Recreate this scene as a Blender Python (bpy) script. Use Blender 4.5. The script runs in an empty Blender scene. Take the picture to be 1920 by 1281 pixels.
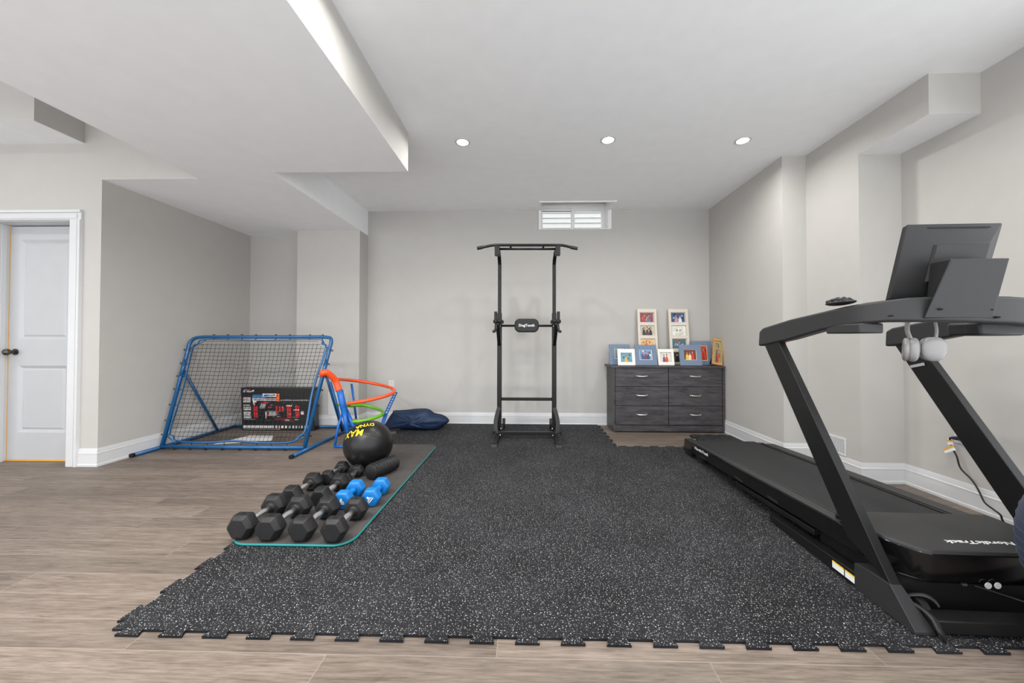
import bpy, bmesh, math, random
from mathutils import Vector, Matrix
from math import sin, cos, pi, radians
random.seed(7)
scene = bpy.context.scene
COL = scene.collection

# ------------------------------------------------------------------ camera
F_PX, YAW, PITCH, ROLL, CX, CY, H = 678.99, radians(1.294), radians(.7584), radians(.1022), 975.43, 632.08, 1.0079
_r = Vector((cos(YAW), sin(YAW), 0))
_d = Vector((-sin(YAW)*cos(PITCH), cos(YAW)*cos(PITCH), sin(PITCH)))
_u = _r.cross(_d)
CR, CU = _r*cos(ROLL)+_u*sin(ROLL), _u*cos(ROLL)-_r*sin(ROLL)
CD = _d
camd = bpy.data.cameras.new('camera'); cam = bpy.data.objects.new('camera', camd); COL.objects.link(cam)
m = Matrix((CR, CU, -CD)).transposed().to_4x4(); m.translation = (0, 0, H); cam.matrix_world = m
camd.sensor_width = 36; camd.lens = F_PX/1920*36
camd.shift_x = -(CX-960)/1920; camd.shift_y = -(640.5-CY)/1920
camd.clip_start = .02; camd.clip_end = 60
scene.camera = cam

# ------------------------------------------------------------------ world, exposure
w = bpy.data.worlds.new('world'); scene.world = w; w.use_nodes = True
bg = w.node_tree.nodes['Background']; bg.inputs[0].default_value = (.95, .975, 1, 1); bg.inputs[1].default_value = 2.6
vs = scene.view_settings
vs.view_transform = 'Standard'; vs.look = 'None'; vs.exposure = 0.12; vs.gamma = 1; vs.use_curve_mapping = False
POT_POWER = 10

# measured room, metres (camera above the origin, looking along +Y)
XR1, XR2, XR3, YB, ZC = 2.188, 2.391, 2.694, 4.426, 2.619
XL1, YJ, YN, ZB, YN2 = -1.989, 3.161, 2.665, 2.374, 2.201
XS, YS, ZS, YC, XC2, XLW, YD, XE = -.931, 2.7575, 2.321, 4.212, -2.736, -3.466, 2.849, -2.665
ZH = 2.95

def P(px, py, x=None, y=None, z=None):
    """where the sight line through a photo pixel meets a plane of the room"""
    v = CD+CR*((px-CX)/F_PX)+CU*((CY-py)/F_PX)
    t = x/v.x if x is not None else y/v.y if y is not None else (z-H)/v.z
    q = v*t; q.z += H
    return q

# ------------------------------------------------------------------ helpers
class MB:
    def __init__(s): s.v=[]; s.f=[]; s.m=[]; s.k=0
    def add(s, vs_, fs):
        o=len(s.v); s.v += [tuple(p) for p in vs_]
        for f in fs: s.f.append(tuple(i+o for i in f)); s.m.append(s.k)
        return s
    def bx(s, x0,x1,y0,y1,z0,z1):
        return s.hull([(x0,y0,z0),(x1,y0,z0),(x1,y1,z0),(x0,y1,z0)],[(x0,y0,z1),(x1,y0,z1),(x1,y1,z1),(x0,y1,z1)])
    def hull(s, a, b):
        n=len(a); return s.add(list(a)+list(b), [tuple(range(n))[::-1], tuple(range(n,2*n))]+[(i,(i+1)%n,n+(i+1)%n,n+i) for i in range(n)])
    def prism(s, poly, off):
        off=Vector(off); return s.hull([Vector(p) for p in poly],[Vector(p)+off for p in poly])
    def tube(s, pts, r, n=10, closed=False, flat=None, up=None, sq=False):
        """round tube; flat=(a,b) elliptical / sq rectangular section half sizes"""
        pts=[Vector(p) for p in pts]; N=len(pts); rs=r if isinstance(r,(list,tuple)) else [r]*N
        vs_=[]; prev=None
        if sq: n=4
        for i,p in enumerate(pts):
            a=pts[(i-1)%N] if (i>0 or closed) else p; b=pts[(i+1)%N] if (i<N-1 or closed) else p
            t=(b-a).normalized()
            if up is not None: nrm=Vector(up)
            elif prev is None: nrm=Vector((0,0,1)) if abs(t.z)<.9 else Vector((0,1,0))
            else: nrm=prev
            nrm=(nrm-t*nrm.dot(t)).normalized(); prev=nrm; bi=t.cross(nrm)
            A,B=(flat if flat else (rs[i],rs[i]))
            for k in range(n):
                if sq:
                    c_,s_=[(1,1),(-1,1),(-1,-1),(1,-1)][k]
                else: th=2*pi*k/n; c_,s_=cos(th),sin(th)
                vs_.append(p+nrm*(A*c_)+bi*(B*s_))
        fs=[]
        for i in range(N if closed else N-1):
            j=(i+1)%N
            for k in range(n): fs.append((i*n+k,i*n+(k+1)%n,j*n+(k+1)%n,j*n+k))
        if not closed: fs += [tuple(range(n))[::-1], tuple(range((N-1)*n,N*n))]
        return s.add(vs_,fs)
    def cyl(s, a, b, r, n=20): return s.tube([a,b], r, n)
    def lathe(s, prof, c=(0,0,0), ax='z', n=28):
        """profile [(r,h)] about an axis through c"""
        c=Vector(c); vs_=[]; fs=[]
        for r,h in prof:
            for k in range(n):
                th=2*pi*k/n; a,b=r*cos(th),r*sin(th)
                vs_.append(c+Vector({'z':(a,b,h),'y':(a,h,b),'x':(h,a,b)}[ax]))
        L=len(prof)
        for i in range(L-1):
            for k in range(n): fs.append((i*n+k,i*n+(k+1)%n,(i+1)*n+(k+1)%n,(i+1)*n+k))
        fs += [tuple(range(n))[::-1], tuple(range((L-1)*n,L*n))]
        return s.add(vs_,fs)
    def ell(s, c, rad, n=24, m_=14, e=1.0, fn=None):
        """superellipsoid"""
        c=Vector(c); vs_=[]; fs=[]
        sg=lambda v:(abs(v)**e)*(1 if v>=0 else -1)
        for i in range(1,m_):
            ph=pi*i/m_-pi/2
            for k in range(n):
                th=2*pi*k/n
                q=Vector((rad[0]*sg(cos(ph))*sg(cos(th)),rad[1]*sg(cos(ph))*sg(sin(th)),rad[2]*sg(sin(ph))))
                vs_.append(q)
        vs_ += [Vector((0,0,-rad[2])),Vector((0,0,rad[2]))]
        if fn: vs_=[fn(q) for q in vs_]
        vs_=[c+q for q in vs_]
        for i in range(m_-2):
            for k in range(n): fs.append((i*n+k,i*n+(k+1)%n,(i+1)*n+(k+1)%n,(i+1)*n+k))
        b=len(vs_)-2
        for k in range(n): fs.append((b,(k+1)%n,k)); fs.append((b+1,(m_-2)*n+k,(m_-2)*n+(k+1)%n))
        return s.add(vs_,fs)
    def disc(s, c, ex, ey, n=20):
        c,ex,ey=Vector(c),Vector(ex),Vector(ey)
        return s.add([c+ex*cos(2*pi*k/n)+ey*sin(2*pi*k/n) for k in range(n)],[tuple(range(n))])
    def quad(s, a,b,c,d): return s.add([a,b,c,d],[(0,1,2,3)])
    def build(s, name, mats, parent=None, smooth=False, bevel=0, seg=2, recalc=True, M=None):
        me=bpy.data.meshes.new(name); me.from_pydata([tuple(p) for p in s.v],[],s.f)
        if not isinstance(mats,(list,tuple)): mats=[mats]
        for a in mats: me.materials.append(a)
        me.polygons.foreach_set('material_index', s.m)
        if recalc:
            bm=bmesh.new(); bm.from_mesh(me); bmesh.ops.recalc_face_normals(bm,faces=bm.faces); bm.to_mesh(me); bm.free()
        me.update()
        o=bpy.data.objects.new(name,me); COL.objects.link(o)
        if M is not None: me.transform(M)
        if parent is not None: o.parent=parent
        if smooth:
            me.polygons.foreach_set('use_smooth',[True]*len(me.polygons))
            if smooth!=1:
                try: me.set_sharp_from_angle(angle=radians(smooth))
                except Exception: pass
        if bevel:
            b=o.modifiers.new('bevel','BEVEL'); b.width=bevel; b.segments=seg; b.limit_method='ANGLE'; b.angle_limit=radians(35)
            me.polygons.foreach_set('use_smooth',[True]*len(me.polygons))
            try: me.set_sharp_from_angle(angle=radians(40))
            except Exception: pass
            b.harden_normals=False
        return o

def tag(o, label=None, cat=None, group=None, kind=None):
    for k,v in (('label',label),('category',cat),('group',group),('kind',kind)):
        if v: o[k]=v
    return o
def thing(name, label, cat, loc=(0,0,0), rz=0, group=None):
    o=bpy.data.objects.new(name,None); o.empty_display_size=.05; COL.objects.link(o)
    o.location=loc; o.rotation_euler=(0,0,rz); return tag(o,label,cat,group)
def copy_tree(o, parent=None):
    c=o.copy(); COL.objects.link(c); c.parent=parent
    for ch in [x for x in COL.objects if x.parent==o]: copy_tree(ch,c)
    return c
def struct(mb, name, mats, **k): return tag(mb.build(name,mats,**k),kind='structure')
def smooth_path(pts, n=6, closed=False):
    pts=[Vector(p) for p in pts]; N=len(pts); out=[]
    for i in range(N if closed else N-1):
        p0=pts[(i-1)%N] if (i>0 or closed) else pts[i]; p1=pts[i]; p2=pts[(i+1)%N]; p3=pts[(i+2)%N] if (i+2<N or closed) else p2
        for k in range(n):
            t=k/n; out.append(.5*((2*p1)+(p2-p0)*t+(2*p0-5*p1+4*p2-p3)*t*t+(3*p1-p0-3*p2+p3)*t**3))
    if not closed: out.append(pts[-1])
    return out
def lettering(s, size, mat, parent, M, extrude=.0005, name='lettering', width=None, shear=0, bold=0):
    cu=bpy.data.curves.new(name,'FONT'); cu.body=s; cu.size=size; cu.extrude=extrude; cu.align_x='CENTER'; cu.align_y='CENTER'; cu.shear=shear; cu.offset=bold; cu.resolution_u=3
    t=bpy.data.objects.new(name,cu); COL.objects.link(t)
    dg=bpy.context.evaluated_depsgraph_get(); me=bpy.data.meshes.new_from_object(t.evaluated_get(dg))
    bpy.data.objects.remove(t); bpy.data.curves.remove(cu)
    if width:
        xs=[v.co.x for v in me.vertices]; k=width/(max(xs)-min(xs)); me.transform(Matrix.Diagonal((k,1,1,1)))
    me.transform(M); me.materials.clear(); me.materials.append(mat); me.name=name
    o=bpy.data.objects.new(name,me); COL.objects.link(o); o.parent=parent
    return o
def basisM(o, x, y):
    x=Vector(x).normalized(); y=Vector(y); y=(y-x*y.dot(x)).normalized(); z=x.cross(y)
    M=Matrix((x,y,z)).transposed().to_4x4(); M.translation=Vector(o); return M

# ------------------------------------------------------------------ materials
def srgb(r,g,b):
    f=lambda c:(c/255/12.92 if c<=10 else ((c/255+.055)/1.055)**2.4)
    return (f(r),f(g),f(b),1)
def mat(name, col, rough=.6, metal=0, spec=.5, bump=0, bscale=60, var=0, vscale=8, coat=0, emit=None, es=0):
    m=bpy.data.materials.new(name); m.use_nodes=True; nt=m.node_tree; b=nt.nodes['Principled BSDF']
    b.inputs['Base Color'].default_value=col; b.inputs['Roughness'].default_value=rough; b.inputs['Metallic'].default_value=metal
    b.inputs['Specular IOR Level'].default_value=spec; b.inputs['Coat Weight'].default_value=coat; b.inputs['Coat Roughness'].default_value=.08
    if emit: b.inputs['Emission Color'].default_value=emit; b.inputs['Emission Strength'].default_value=es
    tc=nt.nodes.new('ShaderNodeTexCoord')
    if var or True:
        n=nt.nodes.new('ShaderNodeTexNoise'); n.inputs['Scale'].default_value=vscale; n.inputs['Detail'].default_value=4
        nt.links.new(tc.outputs['Object'],n.inputs['Vector'])
        mr=nt.nodes.new('ShaderNodeMapRange'); mr.inputs['From Min'].default_value=.3; mr.inputs['From Max'].default_value=.7
        v=max(var,.015); mr.inputs['To Min'].default_value=1-v; mr.inputs['To Max'].default_value=1+v
        nt.links.new(n.outputs['Fac'],mr.inputs['Value'])
        mx=nt.nodes.new('ShaderNodeVectorMath'); mx.operation='SCALE'; mx.inputs[0].default_value=col[:3]
        nt.links.new(mr.outputs[0],mx.inputs['Scale']); nt.links.new(mx.outputs[0],b.inputs['Base Color'])
    if bump:
        n2=nt.nodes.new('ShaderNodeTexNoise'); n2.inputs['Scale'].default_value=bscale; n2.inputs['Detail'].default_value=3
        nt.links.new(tc.outputs['Object'],n2.inputs['Vector'])
        bp=nt.nodes.new('ShaderNodeBump'); bp.inputs['Strength'].default_value=bump; bp.inputs['Distance'].default_value=.002
        nt.links.new(n2.outputs['Fac'],bp.inputs['Height']); nt.links.new(bp.outputs[0],b.inputs['Normal'])
    return m
class NT:
    """tiny node-graph helper"""
    def __init__(s,m): s.t=m.node_tree; s.b=s.t.nodes['Principled BSDF']
    def n(s,typ,ins=None,**pr):
        x=s.t.nodes.new('ShaderNode'+typ)
        for k,v in pr.items(): setattr(x,k,v)
        for k,v in (ins or {}).items():
            if isinstance(v,bpy.types.NodeSocket): s.t.links.new(v,x.inputs[k])
            else: x.inputs[k].default_value=v
        return x
    def math(s,op,a,b=0.0,c=None):
        x=s.t.nodes.new('ShaderNodeMath'); x.operation=op
        for i,v in enumerate([a,b] if c is None else [a,b,c]):
            if isinstance(v,bpy.types.NodeSocket): s.t.links.new(v,x.inputs[i])
            else: x.inputs[i].default_value=v
        return x.outputs[0]
    def mix(s,f,a,b,mode='MIX'):
        x=s.t.nodes.new('ShaderNodeMix'); x.data_type='RGBA'; x.blend_type=mode
        for i,v in ((0,f),(6,a),(7,b)):
            if isinstance(v,bpy.types.NodeSocket): s.t.links.new(v,x.inputs[i])
            else: x.inputs[i].default_value=v
        return x.outputs[2]
def new(name, rough=.6):
    m=bpy.data.materials.new(name); m.use_nodes=True; g=NT(m); g.b.inputs['Roughness'].default_value=rough; return m,g

M_wall=mat('wall_paint',(.498,.484,.460,1),.75,bump=.05,bscale=300,spec=.2)
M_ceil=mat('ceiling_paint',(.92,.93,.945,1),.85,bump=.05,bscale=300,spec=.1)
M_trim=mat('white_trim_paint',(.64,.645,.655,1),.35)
M_wtrim=mat('window_trim_daylit',(.86,.855,.85,1),.35)  # trim white made lighter in the colour for daylight on the window
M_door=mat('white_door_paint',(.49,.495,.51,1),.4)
M_black=mat('black_painted_steel',(.0085,.0083,.0085,1),.38,spec=.32,var=.1)
M_blackpl=mat('black_plastic',(.011,.011,.0115,1),.45,spec=.35,bump=.15,bscale=500)
M_greypl=mat('charcoal_plastic',(.028,.028,.029,1),.45,spec=.3,bump=.2,bscale=600)
M_gloss=mat('glossy_black_plastic',(.005,.005,.0055,1),.12,spec=.4,coat=.25)
M_rubber=mat('black_rubber',(.011,.011,.0115,1),.5,spec=.4,bump=.5,bscale=260,var=.15,vscale=30)
M_chrome=mat('chrome',(.9,.9,.91,1),.27,metal=1)
M_nickel=mat('brushed_nickel',(.6,.59,.57,1),.3,metal=1)
M_darkmetal=mat('dark_bronze',(.10,.085,.07,1),.3,metal=.9)
M_blue=mat('blue_powder_coat',srgb(4,82,134),.28,coat=.35)
M_bluepl=mat('blue_plastic',srgb(14,96,180),.35)
M_orange=mat('orange_plastic',srgb(240,84,36),.35)
M_green=mat('green_plastic',srgb(104,178,32),.35)
M_bluecoat=mat('blue_vinyl',srgb(4,112,186),.42)
M_teal=mat('teal_rubber',srgb(10,118,118),.6)
M_mat=mat('exercise_mat_grey',(.055,.049,.046,1),.8,bump=.4,bscale=350,var=.12,vscale=12)
M_net=mat('black_cord',(.012,.012,.012,1),.8)
M_white=mat('white_paper',(.82,.82,.82,1),.6)
M_whitept=mat('white_print',(.78,.78,.78,1),.5)
M_greypt=mat('grey_print',(.36,.36,.36,1),.5)
M_yellow=mat('yellow_print',srgb(240,205,20),.5)
M_navy=mat('navy_fabric',srgb(8,36,68),.6,bump=.8,bscale=40,var=.25,vscale=14)
M_navydk=mat('navy_piping',srgb(8,18,40),.6)
M_denim=mat('blue_frame_fabric',srgb(112,128,150),.8,var=.08,vscale=60)
M_cream=mat('cream_painted_wood',srgb(214,204,190),.5)
M_offw=mat('white_painted_frame',srgb(232,230,222),.4)
M_oak=mat('golden_wood',srgb(196,142,80),.45,var=.15,vscale=20)
M_matboard=mat('matboard',srgb(205,203,192),.8)
M_warmyellow=mat('warm_yellow',srgb(226,168,72),.5)  # yellow of the cord tags and the painted door gap light
M_headph=mat('pale_grey_plastic',srgb(140,139,139),.4)
M_red=mat('red_print',srgb(205,45,50),.5)
M_redclip=mat('red_plastic',srgb(215,60,30),.4)
M_gball=mat('slate_blue_vinyl',srgb(48,58,78),.5,bump=.2,bscale=200)
M_belt=mat('running_belt',(.027,.027,.028,1),.7,spec=.2,bump=.4,bscale=700,var=.06,vscale=4)
M_lens=mat('lamp_glow',(1,1,1,1),.5,emit=(1,.97,.92,1),es=14)
M_shadowbox=mat('black_void',(.01,.01,.01,1),.9)
M_orangept=mat('orange_print',srgb(240,110,40),.5)
M_bluept=mat('blue_print',srgb(60,130,190),.5)

def mk_floor():
    m,g=new('oak_plank_floor',.45)
    geo=g.n('NewGeometry'); sep=g.n('SeparateXYZ',{0:geo.outputs['Position']})
    x,y=sep.outputs[0],sep.outputs[1]
    PW,PL=.1255,1.22
    row=g.math('FLOOR',g.math('DIVIDE',g.math('SUBTRACT',y,1.166-PW*60),PW))
    h=g.n('TexWhiteNoise',{'W':row},noise_dimensions='1D').outputs[0]
    xs=g.math('DIVIDE',g.math('ADD',x,g.math('MULTIPLY',h,37.3)),PL)
    col=g.math('FLOOR',xs)
    idv=g.n('CombineXYZ',{0:row,1:col,2:0.0})
    pid=g.n('TexWhiteNoise',{'Vector':idv.outputs[0]},noise_dimensions='2D')
    fy=g.math('FRACT',g.math('DIVIDE',g.math('SUBTRACT',y,1.166-PW*60),PW)); fx=g.math('FRACT',xs)
    ey=g.math('MINIMUM',fy,g.math('SUBTRACT',1.0,fy)); ex=g.math('MINIMUM',fx,g.math('SUBTRACT',1.0,fx))
    seam=g.math('MAXIMUM',g.math('LESS_THAN',ey,.012),g.math('LESS_THAN',ex,.0012))
    off=g.n('VectorMath',{0:pid.outputs['Color'],1:(13.,17.,5.)},operation='MULTIPLY')
    sc=g.n('VectorMath',{0:geo.outputs['Position'],1:(1.1,13.,1.)},operation='MULTIPLY')
    v=g.n('VectorMath',{0:sc.outputs[0],1:off.outputs[0]},operation='ADD')
    n1=g.n('TexNoise',{'Vector':v.outputs[0],'Scale':1.6,'Detail':7.,'Roughness':.62,'Distortion':.7})
    sc2=g.n('VectorMath',{0:geo.outputs['Position'],1:(5.,70.,1.)},operation='MULTIPLY')
    v2=g.n('VectorMath',{0:sc2.outputs[0],1:off.outputs[0]},operation='ADD')
    n2=g.n('TexNoise',{'Vector':v2.outputs[0],'Scale':2.,'Detail':5.,'Roughness':.65})
    sc3=g.n('VectorMath',{0:geo.outputs['Position'],1:(2.2,7.,1.)},operation='MULTIPLY')
    v3=g.n('VectorMath',{0:sc3.outputs[0],1:off.outputs[0]},operation='ADD')
    n3=g.n('TexNoise',{'Vector':v3.outputs[0],'Scale':2.3,'Detail':2.,'Distortion':1.5})
    ramp=g.n('ValToRGB',{0:n1.outputs[0]}); e=ramp.color_ramp.elements
    e[0].position=.3; e[0].color=srgb(76,63,54); e[1].position=.66; e[1].color=srgb(127,115,105)
    k=e.new(.48); k.color=srgb(106,94,84)
    n2c=g.n('MapRange',{'Value':n2.outputs[0],1:.33,2:.67}).outputs[0]
    c=g.mix(.5,ramp.outputs[0],g.mix(n2c,srgb(84,73,64),srgb(143,131,121)))
    sc4=g.n('VectorMath',{0:geo.outputs['Position'],1:(1.6,30.,1.)},operation='MULTIPLY')
    v4=g.n('VectorMath',{0:sc4.outputs[0],1:off.outputs[0]},operation='ADD')
    n4=g.n('TexNoise',{'Vector':v4.outputs[0],'Scale':2.4,'Detail':6.,'Roughness':.7,'Distortion':1.})
    c=g.mix(g.n('MapRange',{'Value':n4.outputs[0],1:.55,2:.72,3:0.,4:.55}).outputs[0],c,srgb(72,59,50))
    knot=g.n('MapRange',{'Value':n3.outputs[0],1:.66,2:.78,3:0.,4:.45})
    c=g.mix(knot.outputs[0],c,srgb(66,54,46))
    br=g.n('MapRange',{'Value':pid.outputs[0],3:.80,4:1.12})
    cc=g.n('VectorMath',{0:c},operation='SCALE'); g.t.links.new(br.outputs[0],cc.inputs['Scale'])
    c=g.mix(g.math('MULTIPLY',seam,.35),cc.outputs[0],srgb(166,155,146))
    g.t.links.new(c,g.b.inputs['Base Color'])
    bp=g.n('Bump',{'Strength':.15,'Distance':.001,'Height':g.math('SUBTRACT',n2.outputs[0],g.math('MULTIPLY',seam,1.))})
    g.t.links.new(bp.outputs[0],g.b.inputs['Normal'])
    g.b.inputs['Roughness'].default_value=.5; g.b.inputs['Specular IOR Level'].default_value=.35
    return m
M_floor=mk_floor()

def mk_tile():
    m,g=new('speckled_rubber',.75)
    geo=g.n('NewGeometry'); pos=geo.outputs['Position']
    def layer(scale,rmin,rmax,keep,seed):
        v=g.n('VectorMath',{0:pos,1:(seed,seed*.7,0.)},operation='ADD')
        nz=g.n('TexNoise',{'Vector':v.outputs[0],'Scale':160.,'Detail':1.})
        w_=g.n('VectorMath',{0:nz.outputs['Color'],1:(.0022,.0022,.0)},operation='MULTIPLY')
        v=g.n('VectorMath',{0:v.outputs[0],1:w_.outputs[0]},operation='ADD')
        vo=g.n('TexVoronoi',{'Vector':v.outputs[0],'Scale':scale},voronoi_dimensions='2D')
        sp=g.n('SeparateXYZ',{0:vo.outputs['Color']})
        r=g.n('MapRange',{'Value':sp.outputs[0],3:rmin,4:rmax}).outputs[0]
        a=g.math('LESS_THAN',vo.outputs['Distance'],r); return g.math('MULTIPLY',a,g.math('LESS_THAN',sp.outputs[1],keep)),sp.outputs[2]
    a,ca=layer(80.,.06,.17,.72,0.); b,cb=layer(150.,.08,.23,.45,3.1)
    nz_=g.math('ABSOLUTE',g.n('SeparateXYZ',{0:geo.outputs['True Normal']}).outputs[2])
    s_=g.math('MULTIPLY',g.math('MAXIMUM',a,g.math('MULTIPLY',b,.75)),g.math('GREATER_THAN',nz_,.5))
    br=g.n('MapRange',{'Value':ca,3:.35,4:1.}).outputs[0]
    dn=g.n('TexNoise',{'Vector':pos,'Scale':2.6,'Detail':4.,'Roughness':.6}).outputs[0]
    base=g.mix(g.n('MapRange',{'Value':dn,1:.35,2:.72}).outputs[0],(.006,.0062,.0072,1),(.019,.0192,.022,1))
    wet=g.n('TexNoise',{'Vector':pos,'Scale':6.,'Detail':1.}).outputs[0]
    base=g.mix(g.n('MapRange',{'Value':wet,1:.62,2:.72,3:0.,4:.65}).outputs[0],base,(.010,.010,.011,1))
    fine=g.n('TexNoise',{'Vector':pos,'Scale':260.,'Detail':2.}).outputs[0]
    base=g.mix(g.n('MapRange',{'Value':fine,1:.4,2:.8,3:0.,4:.28}).outputs[0],base,(.042,.042,.047,1))
    c=g.mix(g.math('MULTIPLY',s_,br),base,(.50,.50,.50,1))
    g.t.links.new(c,g.b.inputs['Base Color'])
    bp=g.n('Bump',{'Strength':.35,'Distance':.001,'Height':fine}); g.t.links.new(bp.outputs[0],g.b.inputs['Normal'])
    g.b.inputs['Specular IOR Level'].default_value=.18; g.b.inputs['Roughness'].default_value=.75
    return m
M_tile=mk_tile()

def mk_greywood():
    m,g=new('grey_woodgrain_laminate',.45)
    geo=g.n('NewGeometry'); v=g.n('VectorMath',{0:geo.outputs['Position'],1:(2.,9.,16.)},operation='MULTIPLY')
    n=g.n('TexNoise',{'Vector':v.outputs[0],'Scale':2.2,'Detail':8.,'Roughness':.7,'Distortion':.4})
    v2=g.n('VectorMath',{0:geo.outputs['Position'],1:(8.,60.,120.)},operation='MULTIPLY')
    n2=g.n('TexNoise',{'Vector':v2.outputs[0],'Scale':2.,'Detail':3.})
    r=g.n('ValToRGB',{0:g.math('ADD',g.math('MULTIPLY',n.outputs[0],.7),g.math('MULTIPLY',n2.outputs[0],.3))}); e=r.color_ramp.elements
    e[0].position=.36; e[0].color=srgb(28,27,29); e[1].position=.64; e[1].color=srgb(84,81,84)
    g.t.links.new(r.outputs[0],g.b.inputs['Base Color']); return m
M_gwood=mk_greywood()
def mk_glass():
    m=bpy.data.materials.new('clear_glass'); m.use_nodes=True; nt=m.node_tree; nt.nodes.clear()
    o=nt.nodes.new('ShaderNodeOutputMaterial'); a=nt.nodes.new('ShaderNodeBsdfTransparent'); b=nt.nodes.new('ShaderNodeBsdfGlossy'); b.inputs['Roughness'].default_value=.02
    mx=nt.nodes.new('ShaderNodeMixShader'); mx.inputs[0].default_value=.06
    nt.links.new(a.outputs[0],mx.inputs[1]); nt.links.new(b.outputs[0],mx.inputs[2]); nt.links.new(mx.outputs[0],o.inputs[0]); return m
M_glass=mk_glass()
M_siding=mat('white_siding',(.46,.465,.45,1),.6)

# ------------------------------------------------------------------ room shell
YR=-1.0
struct(MB().bx(-7.6,3.,YR,4.7,-.12,0),'floor',M_floor)
def sided(mb_list, name, side=None):
    """boxes whose undersides are ceiling white and whose sides are wall paint"""
    mb=MB()
    for b in mb_list: mb.bx(*b)
    o=mb.build(name,[side or M_wall,M_ceil])
    for p in o.data.polygons:
        if abs(p.normal.z)>.5: p.material_index=1
    return tag(o,kind='structure')
PX0,PX1,PY0=.142,.978,4.148     # window pocket cut in the ceiling
struct(MB().bx(XE+.2,3.,YR,PY0,ZC,ZC+.3).bx(XL1-.4,PX0,PY0,4.8,ZC,ZC+.3).bx(PX1,3.,PY0,4.8,ZC,ZC+.3).bx(PX0-.1,PX1+.1,PY0-.1,4.8,2.86,3.),'ceiling',M_ceil)
struct(MB().bx(-7.6,XE+.3,YR,YD,ZH,ZH+.2),'ceiling',M_ceil)
sided([(XE,XS,YR,YS,ZS,ZH+.01),],'ceiling_soffit')
sided([(XE,XL1,YS,YD,ZS,ZC+.1)],'ceiling_soffit',M_ceil)
sided([(XLW,XL1,YD+.12,YB+.05,ZS,ZC+.05),(XE+.05,XL1,YD,YD+.12,ZS,ZC+.05)],'ceiling_soffit',M_ceil)
sided([(XLW,XE+.05,YD,YD+.12,ZS,ZH)],'ceiling_soffit')
sided([(-7.6,-3.616,2.545,YD+.02,ZC,ZH+.01)],'ceiling_soffit')
# walls
ZW=2.386
struct(MB().bx(XL1-1.5,3.,YB,YB+.2,0,ZW).bx(XL1-1.5,PX0,YB,YB+.2,ZW,3.).bx(PX1,3.,YB,YB+.2,ZW,3.).bx(PX0-.05,PX1+.05,YB,YB+.2,2.82,3.),'wall_back',M_wall)
struct(MB().bx(XC2,XL1,YC,YB,0,ZS),'wall_column',M_wall)
struct(MB().bx(-3.70,XLW,YD,YB+.1,0,ZH).bx(-7.6,-4.40,YD,YD+.14,0,ZH).bx(-4.40,-3.70,YD,YD+.14,1.99,ZH).bx(-7.7,-7.5,YR,YD+.1,0,ZH).bx(-5.,-3.71,YD+.18,YD+.6,0,2.5),'wall_left',M_wall)
struct(MB().bx(XR1,3.,YJ,YB+.05,0,ZC+.02).bx(XR2,3.,YN,YJ,0,ZC+.02).bx(XR3,3.,1.5,YN,0,ZC+.02).bx(XR3,3.,YR,1.5,2.3,ZC+.02),'wall_right',M_wall)  # last box is the header over an unseen opening added for fill light
sided([(XR2,XR3,YN2,YN,ZB,ZC+.01)],'ceiling_soffit')
# unseen rear side: header over an opening added to let in fill light
struct(MB().bx(-7.6,3.,YR-.15,YR,2.58,ZH+.1),'wall_rear',M_wall)

PROF=[(0,0),(.017,0),(.017,.016),(.013,.022),(.013,.098),(.0145,.100),(.0145,.108),(.009,.112),(.009,.118),(.007,.130),(.005,.142),(0,.143)]
def baseboard(name, path):
    """path runs with the room on its left"""
    mb=MB(); P2=[Vector((a,b)) for a,b in path]; n=len(P2); rings=[]
    for i,p in enumerate(P2):
        ns=[]
        if i>0: t=(P2[i]-P2[i-1]).normalized(); ns.append(Vector((-t.y,t.x)))
        if i<n-1: t=(P2[i+1]-P2[i]).normalized(); ns.append(Vector((-t.y,t.x)))
        if len(ns)==2: b=(ns[0]+ns[1]); b=b/max(.2,b.dot(ns[0]))
        else: b=ns[0]
        rings.append([(p.x+b.x*o,p.y+b.y*o,z+.0005) for o,z in PROF])
    k=len(PROF); vs_=[q for r in rings for q in r]; fs=[]
    for i in range(n-1):
        for j in range(k): fs.append((i*k+j,i*k+(j+1)%k,(i+1)*k+(j+1)%k,(i+1)*k+j))
    fs += [tuple(range(k)),tuple(range((n-1)*k,n*k))[::-1]]
    mb.add(vs_,fs); return struct(mb,name,M_trim)
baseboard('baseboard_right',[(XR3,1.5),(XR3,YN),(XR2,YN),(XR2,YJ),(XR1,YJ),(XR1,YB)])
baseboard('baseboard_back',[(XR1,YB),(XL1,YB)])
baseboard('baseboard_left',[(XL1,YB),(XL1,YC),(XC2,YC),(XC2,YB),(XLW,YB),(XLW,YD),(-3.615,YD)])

# ------------------------------------------------------------------ door (left)
dr=thing('door_1',None,None,(-4.40,YD,0)); tag(dr,kind='structure')
def cas(mb,x0,x1,z0,z1,vert):
    # stepped moulded casing
    if vert:
        s=1 if x1>x0 else -1
        mb.bx(min(x0,x1-s*.02),max(x0,x1-s*.02),-.016,-.0002,z0,z1); mb.bx(min(x0+s*.010,x1-s*.03),max(x0+s*.010,x1-s*.03),-.021,-.0158,z0+.001,z1-.001); mb.bx(min(x1-s*.0198,x1),max(x1-s*.0198,x1),-.026,-.0002,z0,z1)
    else:
        mb.bx(x0,x1,-.0162,-.0002,z0,z1-.0202); mb.bx(x0+.03,x1-.03,-.0212,-.016,z0+.010,z1-.03); mb.bx(x0,x1,-.0262,-.0002,z1-.02,z1)
fr=MB(); cas(fr,.69,.785,0,1.9898,True); cas(fr,-.01,-.10,0,1.9898,True); cas(fr,-.10,.785,1.99,2.068,False)
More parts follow.
